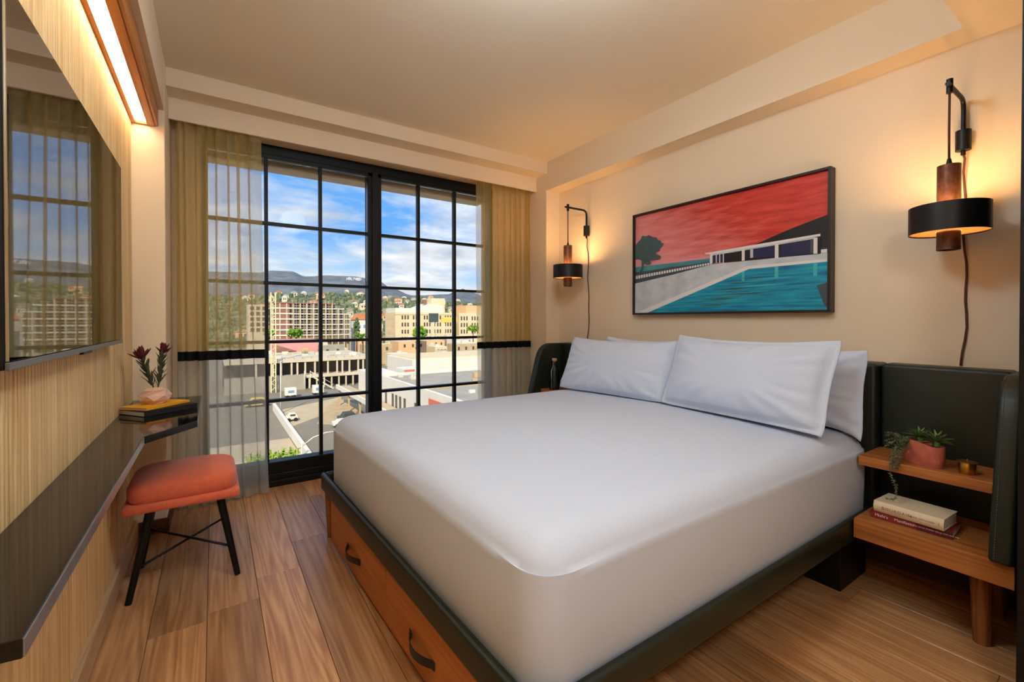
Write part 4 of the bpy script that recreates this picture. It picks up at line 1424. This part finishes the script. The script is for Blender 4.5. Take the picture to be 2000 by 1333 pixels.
for i in range(14):
    x_ = 9 + i * 2.1
    MB().tube([(x_, 128.8, -8.9), (x_, 128.8, -7.6)], 0.06, 5).build('guard_post', C['steel'], cs)
MB().tube([(8, 128.8, -7.7), (38, 128.8, -7.7)], 0.05, 5).build('guard_rail', C['steel'], cs)
MB().tube([(8, 128.8, -8.3), (38, 128.8, -8.3)], 0.05, 5).build('guard_rail', C['steel'], cs)
rn = random.Random(12)
for i in range(16):
    x_, y_ = rn.uniform(10, 35), rn.uniform(132, 152)
    s = rn.uniform(0.5, 1.3)
    MB().box(x_, x_ + s * 1.6, y_, y_ + s, -8.9, -8.9 + s * 0.7, bev=0.02).build('material_stack', C[('ochre', 'white', 'steel', 'tan')[i % 4]], cs)
st = thing('scaffold_stairs', (23, 124, G), 'white scaffold stairs climbing to the construction deck', 'stairs')
for yy in (124.0, 125.4):
    MB().prism([(20.6, -13.2), (21.2, -13.2), (26.6, -16.9), (26.0, -16.9)], 'y', yy, yy + 0.1).build('stringer', C['white'], st)
    MB().tube([(20.8, yy, -12.1), (26.4, yy, -15.8)], 0.07, 5).build('handrail', C['white'], st)
for i in range(12):
    f = i / 11
    MB().box(lerp(20.8, 26.2, f), lerp(20.8, 26.2, f) + 0.4, 124, 125.5, lerp(-13.3, -16.9, f), lerp(-13.3, -16.9, f) + 0.08).build('tread', C['steel'], st)
for x_ in (20.6, 19.2):
    MB().tube([(x_, 124.2, G), (x_, 124.2, -11.8)], 0.08, 5).build('post', C['white'], st)

# hoist mast
hm = thing('hoist_mast', (12.4, 126, G), 'pale yellow lattice hoist mast rising beside the left muntin', 'crane mast')
for sx in (0, 1.0):
    for sy in (0, 0.8):
        MB().box(11.9 + sx - 0.1, 11.9 + sx + 0.1, 126 + sy - 0.1, 126 + sy + 0.1, G, 8.2).build('chord', C['hoist'], hm)
z_ = G + 0.5; sgn = 1
while z_ < 7.2:
    a, b_ = (11.9, 12.9) if sgn > 0 else (12.9, 11.9)
    MB().tube([(a, 126, z_), (b_, 126, z_ + 1.0)], 0.08, 4).build('brace', C['hoist'], hm)
    z_ += 1.0; sgn = -sgn

# mid-rise frame with scaffolding
md = thing('scaffolded_midrise', (42, 256, G), 'seven storey apartment block under construction wrapped in pale scaffolding', 'building')
FL = [10.4 - 2.75 * i for i in range(8)]
for i, z_ in enumerate(FL):
    xr = 53.5 if i == 0 else (58.5 if i == 1 else 62)
    MB().box(24, xr, 250, 268, z_ - 0.65, z_, bev=0.03).build('floor_slab', C['brick'] if i == 0 else C['white'], md)
MB().box(24.4, 53, 252.5, 267, G, 10.0).build('inner_wall', C['ochre'], md)
MB().box(53, 61.5, 252.5, 267, G, 4.9).build('inner_wall', C['tan'], md)
MB().box(26, 32, 250.3, 253, G, 10.0).build('brick_bay', C['brick'], md)
for i in range(13):
    x_ = 24.2 + i * 3.1
    zt = 10.0 if x_ < 53 else (7.2 if x_ < 58 else 4.5)
    MB().box(x_, x_ + 0.5, 250.05, 250.5, G, zt).build('column', C['deck'], md)
rn = random.Random(31)
for i in range(1, 7):
    for j in range(12):
        x_ = 24.9 + j * 3.1
        if x_ > 57 or (26 < x_ < 31): continue
        w_ = rn.uniform(1.2, 2.1)
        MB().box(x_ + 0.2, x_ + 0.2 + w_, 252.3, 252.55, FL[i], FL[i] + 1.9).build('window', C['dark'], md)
for i in range(17):
    x_ = 33 + i * 1.75
    zt = 11.4 if x_ < 53 else (8.6 if x_ < 57 else 5.6)
    MB().tube([(x_, 248.8, G), (x_, 248.8, zt + rn.uniform(-0.4, 0.6))], 0.07, 4).build('scaffold_pole', C['steel'], md)
for i in range(1, 8):
    MB().tube([(33, 248.8, FL[i] + 0.9), (61.5 if i > 1 else 57, 248.8, FL[i] + 0.9)], 0.08, 4).build('scaffold_ledger', C['steel'], md)
nb = thing('neighbour_block', (18.5, 262, G), 'grey apartment block seen through the left curtain edge behind the hoist', 'building')
MB().box(14, 22.5, 255, 268, G, 9.0, bev=0.05).build('wall', C['deck'], nb)
for i in range(5):
    for j in range(3):
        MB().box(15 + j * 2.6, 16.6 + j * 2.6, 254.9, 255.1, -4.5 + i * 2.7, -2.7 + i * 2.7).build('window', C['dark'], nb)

pk = thing('pink_building', (22, 163, G), 'pink walled building behind the construction deck', 'building')
MB().box(15.5, 28.6, 158, 170, G, -5.2, bev=0.05).build('wall', C['pink'], pk)
MB().prism([(16, -9), (16, -6.5), (22, -8.6)], 'y', 157.6, 158).build('gable_mural', C['brick'], pk)
MB().prism([(21, -9.5), (24.5, -7.6), (28, -9.5)], 'y', 156.6, 158).build('roof', C['tan'], pk)

# cream offices with window rows
of = thing('cream_offices', (122, 310, G), 'long cream office building with paired rows of dark windows', 'building')
MB().box(104, 150, 300, 322, G, 6.8, bev=0.05).build('wall', C['cream'], of)
MB().box(103.7, 150.2, 299.7, 301, 5.2, 5.7).build('cornice', C['cream'], of)
MB().box(104.4, 123, 301, 321, 6.8, 9.8, bev=0.05).build('attic', C['white'], of)
MB().prism([(123, 6.8), (123, 10.5), (130, 13.4), (141, 12.0), (141, 6.8)], 'y', 302, 320).build('penthouse', C['white'], of)
MB().box(126, 128.5, 303, 306, 13.0, 16.2).build('chimney', C['brick'], of)
MB().box(136, 147, 312, 330, 6.8, 17.8, bev=0.05).build('tower_block', C['cream'], of)
for r_ in range(4):
    for j in range(20):
        if j % 4 == 3: continue
        x_ = 108.5 + j * 2.05
        MB().box(x_, x_ + 1.05, 299.85, 300.05, 1.9 - r_ * 5.0, 4.6 - r_ * 5.0).build('window', C['glass'], of)
for r_ in range(4):
    for j in range(5):
        y_ = 302 + j * 3.6
        MB().box(103.85, 104.05, y_, y_ + 1.6, 1.9 - r_ * 5.0, 4.6 - r_ * 5.0).build('window', C['peach'], of)
of2 = thing('peach_offices', (165, 312, G), 'peach and cream office building at the right curtain edge', 'building')
MB().box(153, 185, 300, 325, G, 6.6, bev=0.05).build('wall', C['cream'], of2)
MB().box(160, 185, 302, 325, 6.6, 12.5, bev=0.05).build('upper_wall', C['peach'], of2)
for r_ in range(3):
    for j in range(12):
        if j % 4 == 3: continue
        x_ = 154.5 + j * 2.3
        MB().box(x_, x_ + 1.1, 299.85, 300.05, 1.2 - r_ * 5.0, 4.2 - r_ * 5.0).build('window', C['glass'], of2)


def billboard(x0, x1, y, z0, z1, mat, label):
    t = thing('billboard', ((x0 + x1) / 2, y, G), label, 'billboard')
    MB().box(x0, x1, y, y + 0.5, z0, z1, bev=0.05).build('panel', mat, t)
    for f in (0.25, 0.75):
        x_ = lerp(x0, x1, f)
        MB().tube([(x_, y + 0.9, G), (x_, y + 0.9, z1 - 0.5)], 0.25, 6).build('post', C['steel'], t)
    return t


billboard(112.6, 119.0, 262, 0.0, 5.6, C['board'], 'dark square billboard in front of the cream offices')
billboard(127, 139, 275, -0.2, 3.4, C['yellow'], 'yellow billboard in front of the cream offices')

# white stucco building aligned with the street, roof and parapets
wb = thing('white_stucco_building', (34, 62, G), 'long white stucco building with red stripe and grey roof right behind the bed', 'building')
MB().box(24.5, 46, 40, 81, G, -9.4).build('wall', C['white'], wb)
MB().box(25.0, 45.5, 40.5, 80.5, -9.4, -9.1).build('roof', C['grey'], wb)
MB().box(24.5, 25.0, 40, 81, -9.4, -8.5, bev=0.03).build('parapet', C['white'], wb)
MB().box(25, 46, 80.5, 81, -9.4, -8.6, bev=0.03).build('parapet', C['white'], wb)
MB().box(25, 46, 62, 62.5, -9.3, -8.7, bev=0.03).build('parapet', C['tan'], wb)
for y_ in (48.5, 50.5, 52, 56.5, 58.5, 60, 61.5, 66, 68, 69.8, 71.5, 75, 78):
    MB().box(24.4, 24.6, y_, y_ + 0.75, -13.4, -10.9).build('window', C['glass'], wb)
MB().box(24.38, 24.52, 48.5, 57.0, -10.3, -9.5).build('red_stripe', C['red'], wb)
rn = random.Random(77)
for i in range(12):
    x_, y_ = rn.uniform(27, 43), rn.uniform(44, 79)
    s = rn.uniform(0.5, 1.2)
    MB().box(x_, x_ + s * 1.5, y_, y_ + s, -9.1, -9.1 + s * 0.8, bev=0.04).build('roof_unit', C[('white', 'steel', 'tan')[i % 3]], wb)
rs = thing('roof_shed', (32.4, 85.4, G), 'white rooftop shed with red band above the white building', 'shed')
MB().box(30.6, 34.6, 83, 88, G, -8.3, bev=0.05).build('wall', C['white'], rs)
MB().box(30.55, 32.6, 82.9, 83.1, -9.4, -8.4).build('red_band', C['red'], rs)
blk = thing('white_annex', (26.8, 88, G), 'small white annex with three slit windows left of the mullion', 'building')
MB().box(24.5, 29.4, 83, 93, G, -8.8, bev=0.05).build('wall', C['white'], blk)
for y_ in (25.2, 26.6, 28.0):
    MB().box(y_, y_ + 0.5, 82.9, 83.05, -12.6, -10.2).build('window', C['ochre'], blk)
cn = thing('canopy', (22, 82, G), 'flat pale canopy roof along the white building above the parked cars', 'canopy')
MB().box(21.9, 24.3, 66, 100, -13.5, -12.9, bev=0.05).build('roof', C['concrete'], cn)
MB().box(21.6, 21.95, 66, 100, -13.4, -12.5, bev=0.03).build('fascia', C['white'], cn)
for y_ in (67, 75, 83, 91, 99):
    MB().box(22.0, 22.3, y_, y_ + 0.3, G, -13.5).build('post', C['tan'], cn)
wr = thing('white_warehouse', (52, 106, G), 'wide white warehouse with a blank wall in the middle right of the view', 'building')
MB().box(38, 68, 98, 116, G, -8.0, bev=0.05).build('wall', C['white'], wr)
MB().box(38.6, 67.4, 98.6, 115.4, -8.1, -7.7).build('roof', C['cream'], wr)

hs = thing('tile_roof_house', (73, 266, G), 'white house with orange tiled roof beside the cypress', 'house')
MB().box(67.5, 80, 260, 272, G, 1.6, bev=0.05).build('wall', C['white'], hs)
MB().prism([(67, 1.6), (70, 4.9), (77.5, 4.9), (80.5, 1.6)], 'y', 259.5, 272.5).build('roof', C['roof_tile'], hs)
for j in range(4):
    MB().box(68.6 + j * 2.8, 69.8 + j * 2.8, 259.85, 260.05, -3.2, -1.4).build('window', C['blue'], hs)


def tree(name, x, y, zc, rx, rz, mat, label, seed, n=60, cone=False):
    rn = random.Random(seed)
    t = thing(name, (x, y, G), label, 'tree')
    b = MB()
    for i in range(n):
        while True:
            p = Vector((rn.uniform(-1, 1), rn.uniform(-1, 1), rn.uniform(-1, 1)))
            if p.length < 1: break
        if cone:
            k = 1 - (p.z + 1) / 2 * 0.75
            p.x *= k; p.y *= k
        s = rn.uniform(0.28, 0.42) * min(rx, rz)
        m_ = Matrix.Translation((x + p.x * rx, y + p.y * rx, zc + p.z * rz)) @ Matrix.Rotation(rn.uniform(0, 3), 4, Vector((rn.random(), rn.random(), rn.random() + 0.1)).normalized()) @ Matrix.Diagonal((s, s, s * 0.8, 1))
        bmesh.ops.create_icosphere(b.bm, subdivisions=1, radius=1.0, matrix=m_)
    b.build('crown', mat, t)
    MB().tube([(x, y, G), (x, y, zc)], [0.35, 0.2], 7).build('trunk', C['bark'], t)
    return t


tree('street_tree', 24.6, 176, -3.3, 2.9, 1.6, C['green'], 'bright green round tree left of the centre muntin', 1)
tree('street_tree', 16.4, 180, -3.5, 1.8, 1.5, C['green'], 'bright green tree at the edge of the left curtain', 2)
tree('street_tree', 46.5, 170, -4.6, 3.6, 1.2, C['green'], 'wide bright green tree left of the window mullion', 3)
tree('street_tree', 73, 180, -4.2, 2.7, 2.8, C['green'], 'bright green tree in front of the cream offices', 4)
tree('street_tree', 110, 200, -2.9, 3.2, 1.6, C['green'], 'bright green tree at the edge of the right curtain', 5)
tree('cypress', 52, 200, -1.4, 1.7, 4.2, C['cypress'], 'tall dark cypress beside the scaffolded block', 6, 70, True)

# low roofs filling the middle distance
rn = random.Random(5)
fills = []
for i in range(46):
    for tries in range(60):
        y_ = rn.uniform(172, 245); rt_ = rn.uniform(0.16, 0.64); x_ = y_ * rt_
        w_, d_ = rn.uniform(6, 13), rn.uniform(6, 12)
        if any(abs(x_ - a) < (w_ + c) / 2 + 1 and abs(y_ - b_) < (d_ + d2) / 2 + 1 for a, b_, c, d2 in fills): continue
        if y_ + d_ > 247 and x_ < 66: continue
        break
    else:
        continue
    if any(abs(x_ - a) < 8 and abs(y_ - b_) < 9 for a, b_ in ((46.5, 170), (73, 180), (110, 200), (52, 200), (16.4, 180), (24.6, 176))): continue
    fills.append((x_, y_, w_, d_))
    zt = rn.uniform(-12.5, -8.0)
    t = thing('low_roof_building', (x_, y_, G), 'small flat roofed building among the low roofs in the middle distance', 'building', 'low flat roofed buildings in the middle distance')
    cn_ = C[('white', 'cream', 'tan', 'grey', 'deck', 'peach')[i % 6]]
    MB().box(x_ - w_ / 2, x_ + w_ / 2, y_ - d_ / 2, y_ + d_ / 2, G, zt, bev=0.04).build('wall', cn_, t)
    MB().box(x_ - w_ / 2 + 0.4, x_ + w_ / 2 - 0.4, y_ - d_ / 2 + 0.4, y_ + d_ / 2 - 0.4, zt, zt + 0.12).build('roof', C[('grey', 'white', 'deck')[i % 3]], t)
    MB().box(x_ - 0.8, x_ + 0.9, y_ - 0.8, y_ + 0.6, zt + 0.1, zt + 1.0).build('roof_unit', C['steel'], t)
    for j in range(3):
        xx = x_ - w_ / 2 + (j + 0.6) * w_ / 3.4
        MB().box(xx, xx + 0.9, y_ - d_ / 2 - 0.06, y_ - d_ / 2 + 0.02, zt - 2.6, zt - 1.2).build('window', C['glass'], t)

# near wooded hill
def sm(a, b_, x): 
    x = max(0, min(1, (x - a) / (b_ - a))); return x * x * (3 - 2 * x)


def near_z(x, y):
    n_ = mnoise.noise(Vector((x * 0.006, y * 0.006, 1.7))) + 0.5 * mnoise.noise(Vector((x * 0.016, y * 0.016, 4.2)))
    side = 1.0 + 0.12 * math.sin(x * 0.006 + 0.6)
    return G + 58 * sm(360, 1000, y) * side + 11 * n_ * sm(380, 560, y)


me = grid_mesh('hillside', lambda u, v_: (lerp(-700, 1100, u), lerp(350, 1150, v_), near_z(lerp(-700, 1100, u), lerp(350, 1150, v_))), 120, 60, C['wooded'])
hillside = structure(put('hillside', me, org=(200, 700, G)))
RP = [(-900, 180), (-300, 205), (0, 196), (159, 201), (215, 213), (290, 214), (345, 195), (380, 198), (411, 204), (470, 206), (560, 207), (631, 200), (680, 190), (740, 160), (850, 128), (1050, 140), (1110, 158), (1145, 172), (1190, 156), (1300, 130), (1700, 140), (2200, 150)]


def ridge(x):
    for (xa, za), (xb, zb) in zip(RP[:-1], RP[1:]):
        if xa <= x <= xb: return lerp(za, zb, sm(0, 1, (x - xa) / (xb - xa)))
    return 150


def far_z(x, y):
    xs_ = x * 2200 / max(y, 1)
    n_ = mnoise.noise(Vector((x * 0.004, y * 0.004, 7.7))) + 0.5 * mnoise.noise(Vector((x * 0.011, y * 0.011, 2.2))) + 0.3 * mnoise.noise(Vector((x * 0.03, y * 0.03, 5.2)))
    f = sm(1150, 2200, y) ** 0.9
    return G + (ridge(xs_) - G) * f + 16 * n_ * f * (1 - f) * 2.6 + 1.5 * n_ * f


me = grid_mesh('mountain_ridge', lambda u, v_: (lerp(-900, 2000, u), lerp(1100, 2260, v_), far_z(lerp(-900, 2000, u), lerp(1100, 2260, v_))), 260, 90, C['mountain'])
structure(put('mountain_ridge', me, org=(300, 1700, G)))

# white letters standing on the ridge
sx0, sx1 = 453.0, 507.0
hs_ = thing('hillside_letters', ((sx0 + sx1) / 2, 1900, far_z(480, 1900)), 'row of big white letters standing on the far mountain ridge', 'sign')
C['letter'] = plain('white_sheet', lin(240, 238, 234), 0.8)
for i, ch in enumerate('HOLLYWOOD'):
    x_ = lerp(sx0, sx1, i / 8.6)
    y_ = 1900 + 4 * math.sin(i * 0.9)
    zb = far_z(x_ + 3, y_) + 0.5 + 1.2 * math.sin(i * 1.7)
    me = text_mesh('letter', ch, 15.5, C['letter'], 0.4)
    o = bpy.data.objects.new('letter', me); COL.objects.link(o); o.parent = hs_
    o.location = Vector((x_, y_, zb + 5.5)) - ORG[hs_.name]
    o.rotation_euler = (R(90), 0, 0)

# trees of the wooded hill: far too many to count
rn = random.Random(91)
tb = MB()
vs, fs = [], []
ico = bmesh.new(); bmesh.ops.create_icosphere(ico, subdivisions=1, radius=1.0)
iv = [v_.co.copy() for v_ in ico.verts]; ifc = [[v_.index for v_ in f.verts] for f in ico.faces]
ico.free()
for i in range(2600):
    y_ = 345 + 640 * rn.random() ** 1.3
    x_ = y_ * rn.uniform(-0.02, 0.72)
    s = rn.uniform(1.2, 2.9) * (0.8 + y_ / 1200)
    z_ = near_z(x_, y_) + s * 0.5
    b0 = len(vs)
    rx_, rz_ = s * rn.uniform(0.8, 1.3), s * rn.uniform(0.8, 1.7)
    for c in iv: vs.append((x_ + c.x * rx_ * rn.uniform(0.85, 1.15), y_ + c.y * rx_, z_ + c.z * rz_))
    for f in ifc: fs.append([b0 + k_ for k_ in f])
me = bpy.data.meshes.new('hill_trees'); me.from_pydata(vs, [], fs)
C['hill_tree'] = hill_mat('hill_tree', (lin(66, 88, 74), lin(98, 112, 88), lin(146, 142, 110)), 0.06)
me.materials.append(C['hill_tree'])
tag(put('hill_trees', me, hillside), 'dense green trees covering the hillside', kind='stuff')

# houses dotted on the hill
hh_ = []
for i in range(110):
    for tries in range(40):
        y_ = rn.uniform(345, 960)
        x_ = y_ * rn.uniform(0.04, 0.62)
        if all(abs(x_ - a) > 15 or abs(y_ - b_) > 13 for a, b_ in hh_): break
    hh_.append((x_, y_))
    w_, d_, h_ = rn.uniform(6, 13), rn.uniform(6, 10), rn.uniform(4, 8)
    z_ = near_z(x_, y_) + 1.0
    t = thing('hill_house', (x_, y_, z_ - 6), 'small pale house among the trees on the far hillside', 'house', 'houses on the hillside')
    MB().box(x_ - w_ / 2, x_ + w_ / 2, y_ - d_ / 2, y_ + d_ / 2, z_ - 6, z_ + h_).build('wall', C[('white', 'cream', 'white', 'peach', 'deck')[i % 5]], t)
    MB().prism([(x_ - w_ / 2 - 0.5, z_ + h_), (x_ - w_ * 0.15, z_ + h_ + 2.2), (x_ + w_ * 0.15, z_ + h_ + 2.2), (x_ + w_ / 2 + 0.5, z_ + h_)], 'y', y_ - d_ / 2 - 0.5, y_ + d_ / 2 + 0.5).build('roof', C[('roof_tile', 'grey', 'white')[i % 3]], t)
    for j in range(2):
        xx = x_ - w_ * 0.28 + j * w_ * 0.36
        MB().box(xx, xx + w_ * 0.2, y_ - d_ / 2 - 0.1, y_ - d_ / 2 + 0.05, z_ + h_ * 0.35, z_ + h_ * 0.75).build('window', C['glass'], t)
